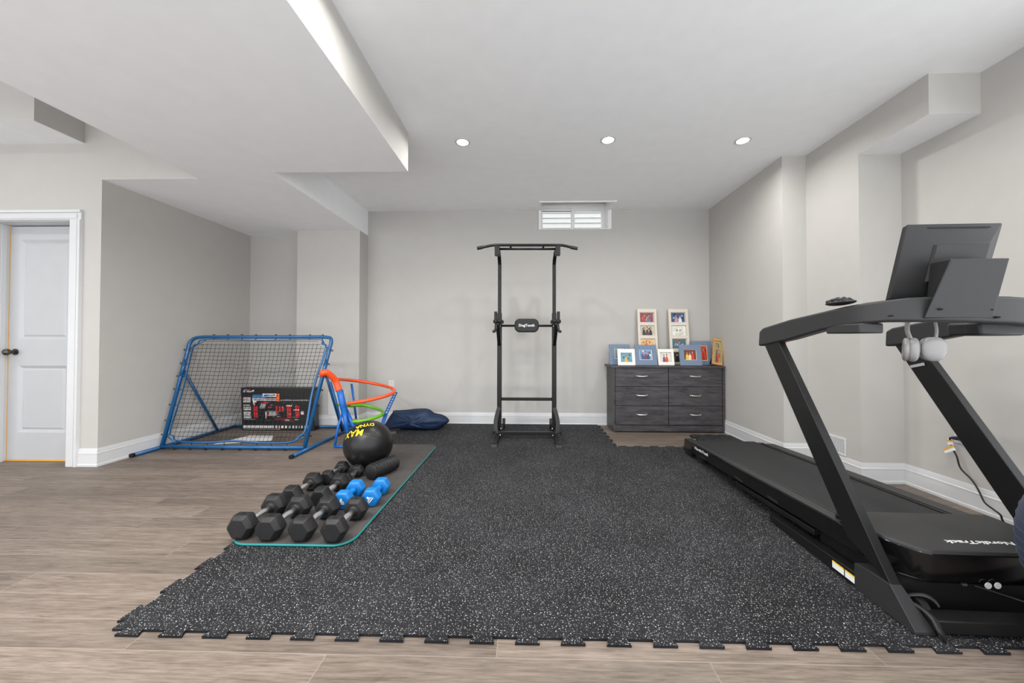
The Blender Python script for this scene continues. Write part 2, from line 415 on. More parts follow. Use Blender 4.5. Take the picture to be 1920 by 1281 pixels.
fr.bx(.692,.6995,.0005,.139,0,1.984).bx(.0005,.008,.0005,.139,0,1.984).bx(.0005,.6995,.0005,.139,1.9845,1.9895)
fr.bx(.67,.6915,.06,.09,0,1.9835).bx(.0085,.014,.06,.09,0,1.9835)
fr.build('door_frame',M_trim,dr)
sl=MB(); x0,x1,z0,z1,yf=.012,.69,.012,1.976,.112
slab_x0=.014
pans=[(.10,.52,.238,.80),(.10,.52,1.02,1.865)]
sl.bx(x0,.10,yf,yf+.035,z0,z1).bx(.52,x1,yf,yf+.035,z0,z1).bx(.10,.52,yf,yf+.035,z0,.238).bx(.10,.52,yf,yf+.035,.80,1.02).bx(.10,.52,yf,yf+.035,1.865,z1)
for a,b,c,d in pans:
    t=.024
    for q in ([(a,c),(b,c),(b-t,c+t),(a+t,c+t)],[(b,c),(b,d),(b-t,d-t),(b-t,c+t)],[(b,d),(a,d),(a+t,d-t),(b-t,d-t)],[(a,d),(a,c),(a+t,c+t),(a+t,d-t)]):
        ys=[yf,yf,yf+.014,yf+.014]; sl.add([(p[0],y_,p[1]) for p,y_ in zip(q,ys)],[(0,1,2,3)])
    t2=.04; sl.hull([(a+t,yf+.014,c+t),(b-t,yf+.014,c+t),(b-t,yf+.014,d-t),(a+t,yf+.014,d-t)],[(a+t2,yf+.006,c+t2),(b-t2,yf+.006,c+t2),(b-t2,yf+.006,d-t2),(a+t2,yf+.006,d-t2)])
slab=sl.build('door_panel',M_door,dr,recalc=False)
bm_=bmesh.new(); bm_.from_mesh(slab.data); bmesh.ops.recalc_face_normals(bm_,faces=bm_.faces); bm_.to_mesh(slab.data); bm_.free()
e=MB().bx(.006,.0125,yf-.002,yf+.03,.012,1.976).bx(.012,.69,yf-.004,yf+.03,.001,.013); tag(e.build('door_gap_light',M_warmyellow,dr),'warm light in the door gap painted as yellow strips')  # yellow strips stand in for warm light around the door
kn=MB().lathe([(.0,-.0),(.026,-.0),(.026,-.008),(.011,-.012),(.010,-.03),(.02,-.036),(.028,-.05),(.026,-.064),(.014,-.074),(0,-.076)],(.075,yf,.915),'y',20)
tag(kn.build('door_knob',M_darkmetal,dr,smooth=40),'dark bronze round knob')
MB().bx(-.0005,.003,.03,.06,.88,.94).build('strike_plate',M_darkmetal,dr)

# ------------------------------------------------------------------ window (back wall, in its ceiling pocket)
wn=thing('window_1',None,None,(0,0,0)); tag(wn,kind='structure')
t=.012
wf=MB(); 
wf.bx(PX0+.0004,PX0+t,YB-.012,YB+.19,ZW+.0045,2.84).bx(PX1-t,PX1-.0004,YB-.012,YB+.19,ZW+.0045,2.84).bx(PX0+.0004,PX0+t,PY0+.0005,YB-.0125,ZC-.012,2.84).bx(PX1-t,PX1-.0004,PY0+.0005,YB-.0125,ZC-.012,2.84)           # liners
wf.bx(PX0+t+.0002,PX1-t-.0002,PY0+.0005,PY0+t,ZC-.004,2.814).bx(PX0+t+.0002,PX1-t-.0002,PY0+.0005,YB+.19,2.815,2.835)
wf.bx(PX0-.02,PX1+.02,YB-.012,YB+.01,ZW-.004,ZW+.004)
wf.bx(PX0-.018,PX0,YB-.018,YB,ZW,ZC).bx(PX1,PX1+.03,YB-.018,YB,ZW,ZC).bx(PX0-.018,PX1+.03,PY0-.018,PY0,ZC-.012,ZC)
wf.build('window_frame',M_wtrim,wn)
Yw=YB+.13; s=MB(); a,b,c_=PX0+.035,PX1-.035,.548
zt=2.700
q0,q1=PX0+t+.0004,PX1-t-.0004
s.bx(q0,q1,Yw,Yw+.059,zt+.0002,2.8145).bx(q0,a,Yw,Yw+.059,ZW+.0202,zt).bx(b,q1,Yw,Yw+.059,ZW+.0202,zt).bx(q0,q1,Yw,Yw+.059,ZW+.0005,ZW+.02)
s.bx(q0,q1,Yw-.05,Yw-.0003,2.745,2.76).bx(q0,q1,Yw-.03,Yw-.0003,2.71,2.722)
s.build('sash_frame',M_wtrim,wn)
s=MB(); s.bx(a+.001,c_-.0122,Yw+.03,Yw+.05,zt-.035,zt-.0003).bx(c_-.012,c_+.02,Yw+.03,Yw+.05,ZW+.021,zt-.0003); s.build('sash',M_wtrim,wn)
s=MB(); s.bx(c_+.0302,b-.0302,Yw+.001,Yw+.025,zt-.05,zt-.0003).bx(c_-.005,c_+.03,Yw+.001,Yw+.025,ZW+.021,zt-.0003).bx(b-.03,b-.0003,Yw+.001,Yw+.025,ZW+.021,zt-.0003); s.bx(c_+.028,c_+.036,Yw-.004,Yw+.01,2.52,2.56); s.build('sash',M_wtrim,wn)
MB().bx(a+.002,c_-.013,Yw+.04,Yw+.044,ZW+.021,zt-.036).bx(c_+.031,b-.031,Yw+.012,Yw+.016,ZW+.021,zt-.051).build('window_pane',M_glass,wn)
MB().bx(a,c_-.012,Yw+.028,Yw+.03,zt-.043,zt-.035).build('screen_edge',M_black,wn)
sd=MB()
for i in range(22): sd.hull([(-1.6,6.35,2.2+i*.09),(2.9,6.35,2.2+i*.09),(2.9,6.43,2.2+i*.09),(-1.6,6.43,2.2+i*.09)],[(-1.6,6.37,2.288+i*.09),(2.9,6.37,2.288+i*.09),(2.9,6.43,2.288+i*.09),(-1.6,6.43,2.288+i*.09)])
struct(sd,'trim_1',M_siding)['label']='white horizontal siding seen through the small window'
struct(MB().bx(-.6,1.9,4.63,6.4,2.0,2.2),'ground_outside',M_siding)

# ------------------------------------------------------------------ recessed ceiling lights
def pot(x,y,z=ZC,label=None,k=1.0):
    t=thing('recessed_light',label,'ceiling light',(x,y,z),0,'recessed pot lights in the ceiling')
    MB().lathe([(.044,-.0005),(.046,-.004),(.060,-.003),(.062,-.0005)],(0,0,0),n=32).build('trim_ring',M_trim,t,smooth=40)
    MB().lathe([(0,-.0045),(.044,-.0045),(.044,-.003),(0,-.003)],(0,0,0),n=32).build('lamp_lens',M_lens,t)
    L=bpy.data.lights.new('pot_lamp','AREA'); L.shape='DISK'; L.size=.085; L.energy=POT_POWER*k; L.color=(1,.985,.955); L.spread=radians(165)
    o=bpy.data.objects.new('pot_lamp',L); COL.objects.link(o); o.parent=t; o.location=(0,0,-.006)
    return t
pot(-.533,2.89,label='round recessed ceiling light nearest the soffit, leftmost of three')
pot(.632,2.88,label='round recessed ceiling light above the pull-up tower, middle of three')
pot(1.709,2.91,label='round recessed ceiling light nearest the right wall, rightmost of three')
for x,y in ((-.55,1.5),(.65,1.5),(1.75,1.4),(.65,.1)): pot(x,y,label='round recessed ceiling light behind the camera')
for x,y in ((-1.3,1.15),(-2.2,1.15),(-1.8,.1)): pot(x,y,ZS,label='unseen round recessed light added in the low soffit as fill for the alcove',k=2.2)  # extra soffit lamps, added to brighten the left alcove
for x,y in ((-4.2,1.3),(-5.4,1.3)): pot(x,y,ZH,label='unseen round recessed light added in the left hall ceiling as fill')  # unseen hall lamps, added as fill for the left side

# ------------------------------------------------------------------ interlocking rubber floor tiles
TX,TY,X0,Y0,TH=.455,.452,-1.443,1.238,.009
def dovetail(p,q,sign):
    """edge from p to q with three dovetail teeth pushed to the left (sign 1) or right (-1)"""
    p,q=Vector(p),Vector(q); d=q-p; L=d.length; d/=L; n=Vector((-d.y,d.x))*sign; out=[p]
    k=3; pitch=L/k; wd,dp=pitch*.23,.023
    for i in range(k):
        c=p+d*(pitch*(i+.5))
        out += [c-d*wd*.92, c-d*wd*1.17+n*dp, c+d*wd*1.17+n*dp, c+d*wd*.92]
    return out
NC,NR=8,7
def has(c,r):
    if c<0 or r<0 or c>=NC or r>=NR: return False
    if c>=7: return r==5
    if c in (5,6) and r>=5: return False
    return True
Ys=[Y0+TY*i for i in range(NR)]+[4.405]
dx={ (c,r):0 for c in range(NC) for r in range(NR)}
for r in range(NR):
    for c in range(NC):
        if not has(c,r): continue
        xa,xb,ya,yb=X0+c*TX,X0+(c+1)*TX,Ys[r],Ys[r+1]
        if c==7: xb=XR1-.022
        cor=[(xa,ya),(xb,ya),(xb,yb),(xa,yb)]
        # teeth: bottom edge outward, top edge takes the neighbour's teeth (inwards) or none at the wall
        poly=[]
        poly+=dovetail(cor[0],cor[1],-1)                                   # front: out
        poly+=(dovetail(cor[1],cor[2],-1) if c!=7 else [Vector(cor[1])])      # right: out
        poly+=(dovetail(cor[2],cor[3],1) if has(c,r+1) else ([Vector(cor[2])] if r==NR-1 else dovetail(cor[2],cor[3],-1)))
        poly+=(dovetail(cor[3],cor[0],1) if has(c-1,r) else dovetail(cor[3],cor[0],-1))
        jz=random.uniform(-.0006,.0006)
        mb=MB(); mb.prism([(p.x,p.y,.0006) for p in poly],(0,0,TH+jz))
        o=mb.build('rubber_floor_tile',M_tile)
        front,left=(r==0),(c==0)
        if front and left: lb='black flecked rubber floor tile at the front left corner of the gym floor, with a pointed tab'
        elif front: lb='black flecked rubber floor tile with dovetail teeth over bare planks on the front edge'
        elif left: lb='black flecked rubber floor tile on the left edge of the gym floor'
        elif (c==4 and r>=5) or (c in(5,6) and r==4): lb='black flecked rubber floor tile with teeth bordering the bare planks by the dresser'
        elif c==7: lb='black flecked rubber floor tile in front of the right end of the dresser'
        elif r==NR-1: lb='black flecked rubber floor tile along the back wall baseboard'
        else: lb='black flecked rubber floor tile inside the gym floor'
        tag(o,lb,'floor tile','interlocking rubber floor tiles')

# ------------------------------------------------------------------ exercise mat
ZT=TH+.0016; ym0,ym1,xm0,xm1=1.748,3.46,-1.475,-.868
def rr(x0,x1,y0,y1,r,n=8,corners=(1,1,1,1)):
    out=[]
    for i,(cx,cy,a) in enumerate(((x1-r,y0+r,-90),(x1-r,y1-r,0),(x0+r,y1-r,90),(x0+r,y0+r,180))):
        if corners[i]:
            for k in range(n+1): th=radians(a+90*k/n); out.append((cx+r*cos(th),cy+r*sin(th)))
        else: out.append(((x1,y0),(x1,y1),(x0,y1),(x0,y0))[i])
    return out
em=thing('exercise_mat','dark grey exercise mat with teal edge lying under the dumbbells','exercise mat',(0,0,0))
MB().prism([(x,y,ZT) for x,y in rr(xm0,xm1,ym0,ym1,.09)],(0,0,.0125)).build('mat_pad',M_mat,em)
loop=rr(xm0,xm1,ym0,ym1,.09)
tag(MB().tube([(x,y,ZT+.0065) for x,y in loop],.0058,8,closed=True).build('piping',M_teal,em,smooth=1),'teal rubber edging')
ZM=ZT+.0127

# ------------------------------------------------------------------ dumbbells
def dumb(label,x,y,R,hl,gap,rot=0,cat='dumbbell',group='black hex dumbbells on the exercise mat',roll=0):
    """R corner radius, hl head length, gap clear handle length; axis along local Y"""
    t=thing('hex_dumbbell',label,cat,(x,y,ZM+R*cos(pi/6)),rot,group); 
    for sg in (-1,1):
        c=sg*(gap/2+hl/2); mb=MB(); ch=hl*.26; rr_=[(R*.74,c-hl/2),(R,c-hl/2+ch),(R,c+hl/2-ch),(R*.74,c+hl/2)]
        mb.lathe(rr_,(0,0,0),'y',6)
        mb.v=[(v[0]*cos(pi/6*0)-v[2]*0,v[1],v[2]) for v in mb.v]
        h=mb.build('weight_head',M_rubber,t,bevel=.003); 
        MB().lathe([(R*.3,c-sg*(hl/2)-sg*0.0),(R*.42,c-sg*hl*.49),(R*.3,c-sg*(hl/2+.006))],(0,0,0),'y',16).build('collar',M_rubber,t,smooth=40)
        k=.62*R; 
        lettering({.068:'50',.066:'45'}.get(R,'40'),R*.34,M_rubber,h,basisM((0.0,c,R*cos(pi/6)+.0003),(0,1,0),(1,0,0)),extrude=.001)
    MB().lathe([(.016,-gap/2-.004),(.0165,-gap/4),(.0200,0),(.0165,gap/4),(.016,gap/2+.004)],(0,0,0),'y',16).build('handle',M_chrome,t,smooth=1)
    return t
D=[('large black hex dumbbell at the front left corner of the mat, outermost in front',456,985,.068,.084,.145,0),
   ('large black hex dumbbell second from the left in the front row',508,988,.068,.084,.145,0),
   ('large black hex dumbbell third from the left in the front row',568,990,.066,.082,.145,0),
   ('large black hex dumbbell at right end of the front row, by the mat corner',628,992,.066,.078,.145,0),
   ('black hex dumbbell at the left end of the middle row',548,928,.062,.078,.135,0),
   ('black hex dumbbell beside the left blue dumbbell in the middle row',603,930,.060,.078,.135,0),
   ('smaller black hex dumbbell at the left of the rear row, beside the medicine ball',615,895,.052,.066,.125,0),
   ('smaller black hex dumbbell under the front of the medicine ball',648,900,.048,.06,.115,0)]
for lb,px,py,R,hl,gap,rot in D:
    q=P(px,py,z=ZM+R*.87); dumb(lb,q.x,q.y+(hl+gap)/2,R,hl,gap,rot)
def vdumb(label,px,py,rot,spin):
    R=.058; q=P(px,py,z=ZM+R*.87); t=thing('vinyl_dumbbell',label,'dumbbell',(q.x,q.y+.085,ZM+R*cos(pi/6)),rot,'blue vinyl dumbbells on the exercise mat')
    for sg in (-1,1):
        c=sg*.082; mb=MB().lathe([(R*.72,c-.034),(R*.95,c-.028),(R,c-.018),(R,c+.018),(R*.95,c+.028),(R*.72,c+.034)],(0,0,0),'y',6)
        hd=mb.build('weight_head',M_bluecoat,t,bevel=.007,seg=3)
        if sg<0:
            yy=c-.0345; mk=MB(); 
            mk.bx(-.020,.020,yy-.0008,yy+.001,-.014,-.009).bx(-.017,.017,yy-.0008,yy+.001,-.004,.0).bx(-.008,.008,yy-.0008,yy+.001,.003,.008)
            mk.disc((0,yy-.0008,.014),(.006,0,0),(0,0,.006),14)
            o=mk.build('printed_mark',M_white,hd,M=Matrix.Translation((0,0,0))@Matrix.Rotation(spin,4,'Y')); o['label']='white printed figure mark'
    MB().lathe([(.024,-.052),(.018,-.035),(.0165,0),(.018,.035),(.024,.052)],(0,0,0),'y',20).build('handle',M_bluecoat,t,smooth=1)
vdumb('bright blue vinyl dumbbell touching the black dumbbells, left of the blue pair',643,937,radians(2),0)
vdumb('bright blue vinyl dumbbell nearest the mat edge, right of the blue pair',695,932,radians(3),radians(-50))

# ribbed roller / ankle weight lying behind the blue dumbbells
q=P(716,876,z=ZM+.058); rl=thing('ribbed_roller','black ribbed foam-like roller lying behind the blue dumbbells','roller',(q.x,q.y,ZM+.055),radians(-22))
pr=[]; L=.22
for i in range(9):
    y=-L/2+i*L/8; pr+=[(.052,y),(.055,y+.008),(.055,y+.016),(.049,y+.02)]
pr=[(.03,-L/2-.008)]+pr+[(.03,L/2+.03)]
MB().lathe(pr,(0,0,0),'y',28).build('roller_body',M_rubber,rl,smooth=35)
st=MB()
for i in range(5): st.tube([(.055*cos(a),-.085+i*.03,.055*sin(a)) for a in [radians(30+14*k) for k in range(9)]],.0025,6)
tag(st.build('strap',M_greypl,rl,smooth=1),'grey rib straps')

# ------------------------------------------------------------------ medicine ball
q=P(686,838,z=.197); mbp=thing('medicine_ball','large black medicine ball with yellow letters behind the dumbbells','ball',(q.x,q.y+.045,ZM+.182))
R=.181
ball=MB().ell((0,0,0),(R,R,R),48,32).build('ball_shell',mat('black_leatherette',(.008,.008,.008,1),.36,spec=.4,bump=.3,bscale=120),mbp,smooth=1)
sm=MB()
ax=Matrix.Rotation(radians(52),3,'X')@Matrix.Rotation(radians(24),3,'Y')
for tilt in (0,90):
    A=ax@Matrix.Rotation(radians(tilt),3,'X'); sm.tube([A@Vector((cos(a)*(R-.0005),sin(a)*(R-.0005),0)) for a in [2*pi*k/72 for k in range(72)]],.0016,6,closed=True)
sm.build('seam',M_blackpl,mbp,smooth=1)
def ball_text(s,size,az,el,roll):
    n=Vector((sin(az)*cos(el),-cos(az)*cos(el),sin(el))); rt=Vector((0,0,1)).cross(n).normalized()*1.; upv=n.cross(rt)
    rt2=rt*cos(roll)+upv*sin(roll); M=basisM(n*R,rt2,n.cross(rt2))
    o=lettering(s,size,M_yellow,mbp,M,extrude=.001,bold=.001)
    for v in o.data.vertices:
        c=Vector(v.co); v.co=c.normalized()*(R+.0012+(.0006 if c.length>R+.0005 else 0))
    tag(o,'yellow printed letters')
ball_text('MAX',.080,radians(-26),radians(40),radians(200))
ball_text('DYNA',.050,radians(4),radians(66),radians(200))

# ------------------------------------------------------------------ navy bag by the back wall
bg_=thing('fabric_bag','crumpled navy blue fabric bag lying by the back wall baseboard','bag',(0,0,0))
outl=[(720.6,805),(727,792),(738,776),(741,775),(762,773.5),(782,771.5),(802.5,772),(814.7,780),(829.6,783),(841.8,792.5),(835,799.5),(822,808.5),(800,808.5),(770,808),(740,807.5),(724,808.5)]
Yg=4.12; pts=[P(a,b,y=Yg) for a,b in outl]; mn=min(p.z for p in pts); pts=[Vector((p.x,Yg,(p.z-mn)+ZT)) for p in pts]
pts=smooth_path(pts,3,True); cen=sum(pts,Vector())/len(pts); N=len(pts)
rings=[]; NRg=9
for side in (-1,1):
    for i in range(NRg):
        a=i/NRg*pi/2; rad_=cos(a); dp=.13*sin(a)**.8
        ring=[]
        for k,p in enumerate(pts):
            v=cen+(p-cen)*(rad_*.98+.02); wr=.012*sin(k*1.3+i*.9)*sin(i*1.7+side)+.010*sin(k*.55-i*1.1)
            ring.append(Vector((v.x,Yg+side*(dp+wr*(1-rad_*.7)),max(ZT+.001,v.z+wr*.7*(1-rad_)))))
        rings.append(ring)
vv=[v for r in rings for v in r]; ff=[]
for sd_ in (0,1):
    for i in range(NRg-1):
        for k in range(N):
            b=(sd_*NRg+i)*N; ff.append((b+k,b+(k+1)%N,b+N+(k+1)%N,b+N+k))
    ff.append(tuple((sd_*NRg+NRg-1)*N+k for k in range(N)))
mb=MB().add(vv,ff); mb.build('bag_body',M_navy,bg_,smooth=1)
MB().tube([p+Vector((0,-.012,0)) for p in pts[6:33]],.006,8).build('piping',M_navydk,bg_,smooth=1)

# ------------------------------------------------------------------ blue rebounder net
rb=thing('rebounder_net','blue steel tube soccer rebounder with black net in the left alcove','rebounder net',(0,0,0))
zb_=.018
BL,BR=P(296,841,y=3.30),P(571,843,y=3.30)
BL=Vector((-3.40,3.30,.03)); BR=Vector((BR.x,3.30,.03))
TLp,TRp=P(359,632,y=3.60),P(623.5,632,y=3.60); TLp.x=max(TLp.x,-3.42)
def onside(a,b,t): return a.lerp(b,t)
fp=[BL.lerp(BR,.5),BL.lerp(BR,.03),BL,BL.lerp(TLp,.04)]+[BL.lerp(TLp,.86),BL.lerp(TLp,.945),TLp.lerp(TRp,.035)+(BL-TLp)*.012,TLp.lerp(TRp,.11),TLp.lerp(TRp,.5),TLp.lerp(TRp,.93),TLp.lerp(TRp,.985)+(BR-TRp)*.012,BR.lerp(TRp,.95),BR.lerp(TRp,.88)]+[BR.lerp(TRp,.04),BR,BR.lerp(BL,.03)]
fm=MB(); 
arc=[BL]+smooth_path([BL.lerp(TLp,.86),BL.lerp(TLp,.94),TLp.lerp(TRp,.03)+(BL-TLp)*.012,TLp.lerp(TRp,.10)],5)+smooth_path([TLp.lerp(TRp,.93),TLp.lerp(TRp,.985)+(BR-TRp)*.010,BR.lerp(TRp,.95),BR.lerp(TRp,.89)],5)+[BR]
fm.tube(arc,.0175,12); fm.tube([BL,BR],.0175,12)
fm.build('net_frame',M_blue,rb,smooth=1)
yb_=4.165
for (x,xf,nm) in ((-3.425,-3.43,'l'),(-2.03,-2.03,'r')):
    b=MB().tube([(xf,3.07,zb_),(x,yb_,zb_)],.0165,12).build('base_tube',M_blue,rb,smooth=1)
    MB().cyl((xf,3.062,zb_),(xf,3.085,zb_),.0185,14).build('end_cap',M_black,b,smooth=40)
MB().tube([(-3.425,yb_,zb_),(-2.03,yb_,zb_)],.0165,12).build('base_tube',M_blue,rb,smooth=1)
for A,B,x in ((BL,TLp,-3.42),(BR,TRp,-2.03)):
    top=A.lerp(B,.69); MB().tube([top,(x,3.93,zb_)],.0135,10).build('support_strut',M_blue,rb,smooth=1)
    MB().tube([A.lerp(B,.62),A.lerp(B,.78)],.0185,12).build('joint_sleeve',M_blue,rb,smooth=1)
# inner blue webbing border and net
def FPt(u,v): return (BL.lerp(BR,u)).lerp(TLp.lerp(TRp,u),v)
web=smooth_path([FPt(.10,.045),FPt(.3,.035),FPt(.5,.05),FPt(.7,.035),FPt(.90,.045),FPt(.94,.09),FPt(.975,.16),FPt(.955,.5),FPt(.975,.88),FPt(.94,.93),FPt(.90,.975),FPt(.5,.965),FPt(.11,.975),FPt(.06,.93),FPt(.03,.88),FPt(.04,.5),FPt(.025,.14),FPt(.06,.09)],4,True)
MB().tube(web,.006,8,closed=True,flat=(.010,.004)).build('net_border',M_blue,rb,smooth=1)
nt_=MB(); NU,NV=31,25
def sag(u,v): 
    p=FPt(u,v); s_=sin(pi*min(max(u,0),1))*sin(pi*min(max(v,0),1)); p.y+=.05*s_; p.z-=.012*s_; p.z+=.004*sin(u*47+v*9)*s_; p.x+=.004*sin(v*41+u*13)*s_; return p
for i in range(NU+1):
    u=.035+.93*i/NU; e0=.045 if .10<u<.9 else .045+abs(u-.5)*.9-.36 ; e0=max(.045,e0)
    nt_.tube([sag(u,e0+(1-.03-2*e0+.015)*k/12) for k in range(13)],0.0019,4)
for j in range(NV+1):
    v=.05+.91*j/NV; e0=.035+max(0,(.12-min(v,1-v))*.8)
    nt_.tube([sag(e0+(1-2*e0)*k/14,v) for k in range(15)],.0019,4)
nt_.build('net_mesh',M_net,rb)
def tie(A,B):
    d=(B-A); n=Vector((0,-.8,.5)).normalized(); 
    path=[A+n*.02-d*.35,A-d*.75,A-n*.02-d*.3,B]; MB().tube(smooth_path(path,3),.0035,6).build('net_tie',M_net,rb,smooth=1)
for u in (.09,.20,.31,.43,.55,.66,.76,.87): tie(FPt(u,0),FPt(u,.035)); 
for u in (.16,.26,.36,.46,.60,.70,.84,.93): tie(FPt(u,1),FPt(u,.97))
for v in (.10,.22,.36,.50,.62,.74,.87): tie(FPt(0,v),FPt(.035,v)); tie(FPt(1,v),FPt(.965,v))
# diagonal corner straps
for a,b in (((.0,.87),(.11,.97)),((1.,.87),(.93,.97)),((0.,.10),(.09,.03)),((1.,.10),(.89,.04))): MB().tube([FPt(*a),FPt(*b)],.005,6).build('corner_strap',M_blue,rb,smooth=1)

# sheet of paper lying on the planks behind the net
c=[P(467,817,z=.002),P(513,817.5,z=.002),P(510,826,z=.002),P(401,833,z=.002)]
mb=MB().prism([(p.x,p.y,.0006) for p in c],(0,0,.0025)); pa=mb.build('paper_sheet',M_white); tag(pa,'white paper sheets lying on the plank floor behind the rebounder net','paper')

# ------------------------------------------------------------------ toy box leaning behind the net
bxr=thing('toy_box','black cardboard box printed with a toy blaster and red darts behind the net','box',(0,0,0))
yq=4.04; a_=P(454.2,806,y=yq); b_=P(589.5,806,y=yq); tz=P(454.2,726,y=yq+.05).z
bx0,bx1=a_.x,b_.x; BH=tz; dz=.09
Mbx=basisM((bx0,yq,.002),(1,0,0),(0,-.06,1.)); Wb=bx1-bx0
boxM=mat('black_card',(.014,.014,.015,1),.3,spec=.6)
MB().bx(0,Wb,0,BH,-dz,0).build('carton',boxM,bxr,M=Mbx,bevel=.002)
art=MB(); mats=[M_whitept,M_bluept,M_orangept,M_red,M_greypt,mat('dark_red_print',srgb(120,30,36),.5),mat('pale_print',srgb(225,205,205),.5),M_black]
def R_(x0,x1,y0,y1,k,lift=.0006,sk=0):
    art.k=k; art.add([(x0*Wb,y0*BH,lift),(x1*Wb,y0*BH,lift),((x1+sk)*Wb,y1*BH,lift),((x0+sk)*Wb,y1*BH,lift)],[(0,1,2,3)])
# logo top left
R_(.03,.06,.90,.97,0,sk=.02); R_(.04,.07,.97,.90,1,.0009,sk=.02); R_(.075,.15,.90,.93,0); R_(.08,.13,.935,.965,3,.0009); R_(.15,.18,.91,.95,0,.0012,sk=.01)
# left column of white captions
rnd=random.Random(3)
for i,(y0,y1,k) in enumerate([(.74,.78,6),(.70,.73,0),(.66,.69,0),(.585,.605,0),(.52,.56,6),(.475,.51,0),(.39,.44,6),(.34,.38,0),(.285,.33,0)]):
    xx=.03
    while xx<.125:
        w_=rnd.uniform(.008,.025); R_(xx,min(xx+w_,.13),y0,y1,k); xx+=w_+.005
R_(.03,.19,.255,.265,4)
# blaster
R_(.155,.33,.76,.84,1,.001,sk=.01); R_(.30,.50,.79,.87,0,.0012); R_(.155,.49,.70,.755,6,.0008); R_(.18,.30,.715,.735,1,.0014); R_(.34,.48,.715,.74,1,.0014)
R_(.485,.53,.69,.87,2,.0016,sk=.005); R_(.31,.37,.80,.85,1,.0016,sk=.02); R_(.39,.43,.80,.85,4,.0016,sk=.02); R_(.455,.475,.83,.85,7,.002)
R_(.17,.22,.60,.70,0,.0008,sk=-.01); R_(.19,.24,.56,.66,7,.001); R_(.28,.38,.63,.67,5,.001,sk=.01); R_(.31,.37,.65,.68,3,.0012); R_(.25,.32,.52,.66,4,.0004,sk=.03)
xx=.54
while xx<.93:
    w_=rnd.uniform(.006,.018); R_(xx,xx+w_,.70,.735,4); xx+=w_+.006
# red darts
for x,y0,y1 in ((.17,.30,.585),(.20,.30,.585),(.475,.40,.58),(.52,.44,.57),(.56,.44,.57),(.63,.30,.58),(.66,.30,.57),(.745,.30,.60),(.775,.32,.58)):
    R_(x,x+.024,y0,y1,3,.001); R_(x,x+.024,y0+(y1-y0)*.5,y0+(y1-y0)*.55,5,.0014)
R_(.37,.42,.53,.56,3,.001); R_(.33,.48,.34,.46,4,.0006,sk=.02); R_(.35,.38,.36,.44,5,.001); R_(.33,.345,.28,.45,6,.0012); R_(.62,.70,.57,.60,6,.001); R_(.72,.80,.48,.495,0,.0016)
R_(.45,.62,.25,.29,5,.001,sk=.02); R_(.58,.73,.21,.25,5,.001,sk=-.03); R_(.60,.66,.235,.26,6,.0014); R_(.73,.78,.245,.265,0,.001); R_(.82,.86,.38,.46,6,.001); R_(.33,.42,.24,.25,0)
for _ in range(26):
    x=rnd.uniform(.36,.80); y=rnd.uniform(.3,.66); R_(x,x+rnd.uniform(.01,.03),y,y+rnd.uniform(.006,.015),rnd.choice([4,4,5,6,4]),.0016)
xx=.015
while xx<.93:
    w_=rnd.uniform(.012,.035); k=0 if xx<.55 else rnd.choice([0,4,0]); R_(xx,xx+w_,.055,.115,k,sk=.004); xx+=w_+(.004 if xx<.4 else .02)
R_(.02,.5,.02,.03,4); R_(.50,.53,.02,.05,2)
ao=art.build('printed_cover',mats,bxr,M=Mbx,recalc=False); ao['label']='printed picture of a blue and white toy blaster with red darts'

# ------------------------------------------------------------------ toy track tower
tt=thing('toy_track_tower','blue toy track tower with orange and green spiral loops beside the rebounder','toy track',(0,0,0))
def C(px,py,y): return P(px,py,y=y)
def track(pts,name,mt,r=(.017,.019),n=7):
    return MB().tube(smooth_path([C(*p) for p in pts],n),.01,8,flat=r,up=(0,0,1)).build(name,mt,tt,smooth=1)
tag(track([(634,711,3.72),(643,712,3.86),(660,713.5,4.0),(688,717,4.1),(716,722.5,4.1),(735,728,3.95),(739,734,3.78),(730,740,3.66),(711,746,3.58),(683,752,3.52),(652,756.5,3.5)],'track_loop',M_orange),'orange upper loop')
tag(track([(641,760,3.70),(657,761,3.88),(683,760.5,4.02),(705,766,4.02),(718,772,3.88),(716,778,3.72),(694,786.5,3.58),(672,790,3.52),(654,791,3.54)],'track_loop',M_green),'green middle loop')
tag(track([(661,788,3.86),(674,788,3.95),(692,790,3.98),(704,794,3.9),(710,800,3.78)],'track_loop',M_orange,(.012,.016)),'orange lower loop')
tag(MB().tube(smooth_path([C(603,704,3.42),C(606,699,3.40),C(613,699,3.42),C(622,706,3.46),C(630,716,3.5),(C(636,733,3.5))],6),[.020,.022,.025,.028]+[.030]*27,12).build('launcher_arm',M_orange,tt,smooth=1),'thick orange curved launcher arm')
leg=MB(); 
leg.tube([C(637,732,3.5),C(643,760,3.52),C(650,785,3.54)],.031,12); leg.tube([C(644,765,3.5),C(652,812,3.45)],.021,10); leg.tube([C(649,770,3.54),C(668,812,3.50)],.021,10)
leg.build('main_post',M_bluepl,tt,smooth=1)
q1=C(627.5,842,3.40); q1.z=.014; q2=C(655,842,3.40); q2.z=.014
MB().tube([C(645,765,3.52),C(634,800,3.44),q1],.011,8).build('support_leg',M_bluepl,tt,smooth=1)
MB().tube([q1,q2],.011,8).build('base_rail',M_bluepl,tt,smooth=1)
MB().tube([q2,C(652,811,3.47)],.011,8).build('support_leg',M_bluepl,tt,smooth=1)
b3=C(646,812,4.0); b3.z=.012
MB().tube([C(620,716,3.72),C(632,757,3.74),C(637,783,3.76),C(644,800,3.8),b3],.010,8,flat=(.013,.006)).build('support_leg',M_bluepl,tt,smooth=1)
MB().tube([C(659,720,4.04),C(668,787,4.06)],.010,8,flat=(.005,.013)).build('support_leg',M_bluepl,tt,smooth=1)
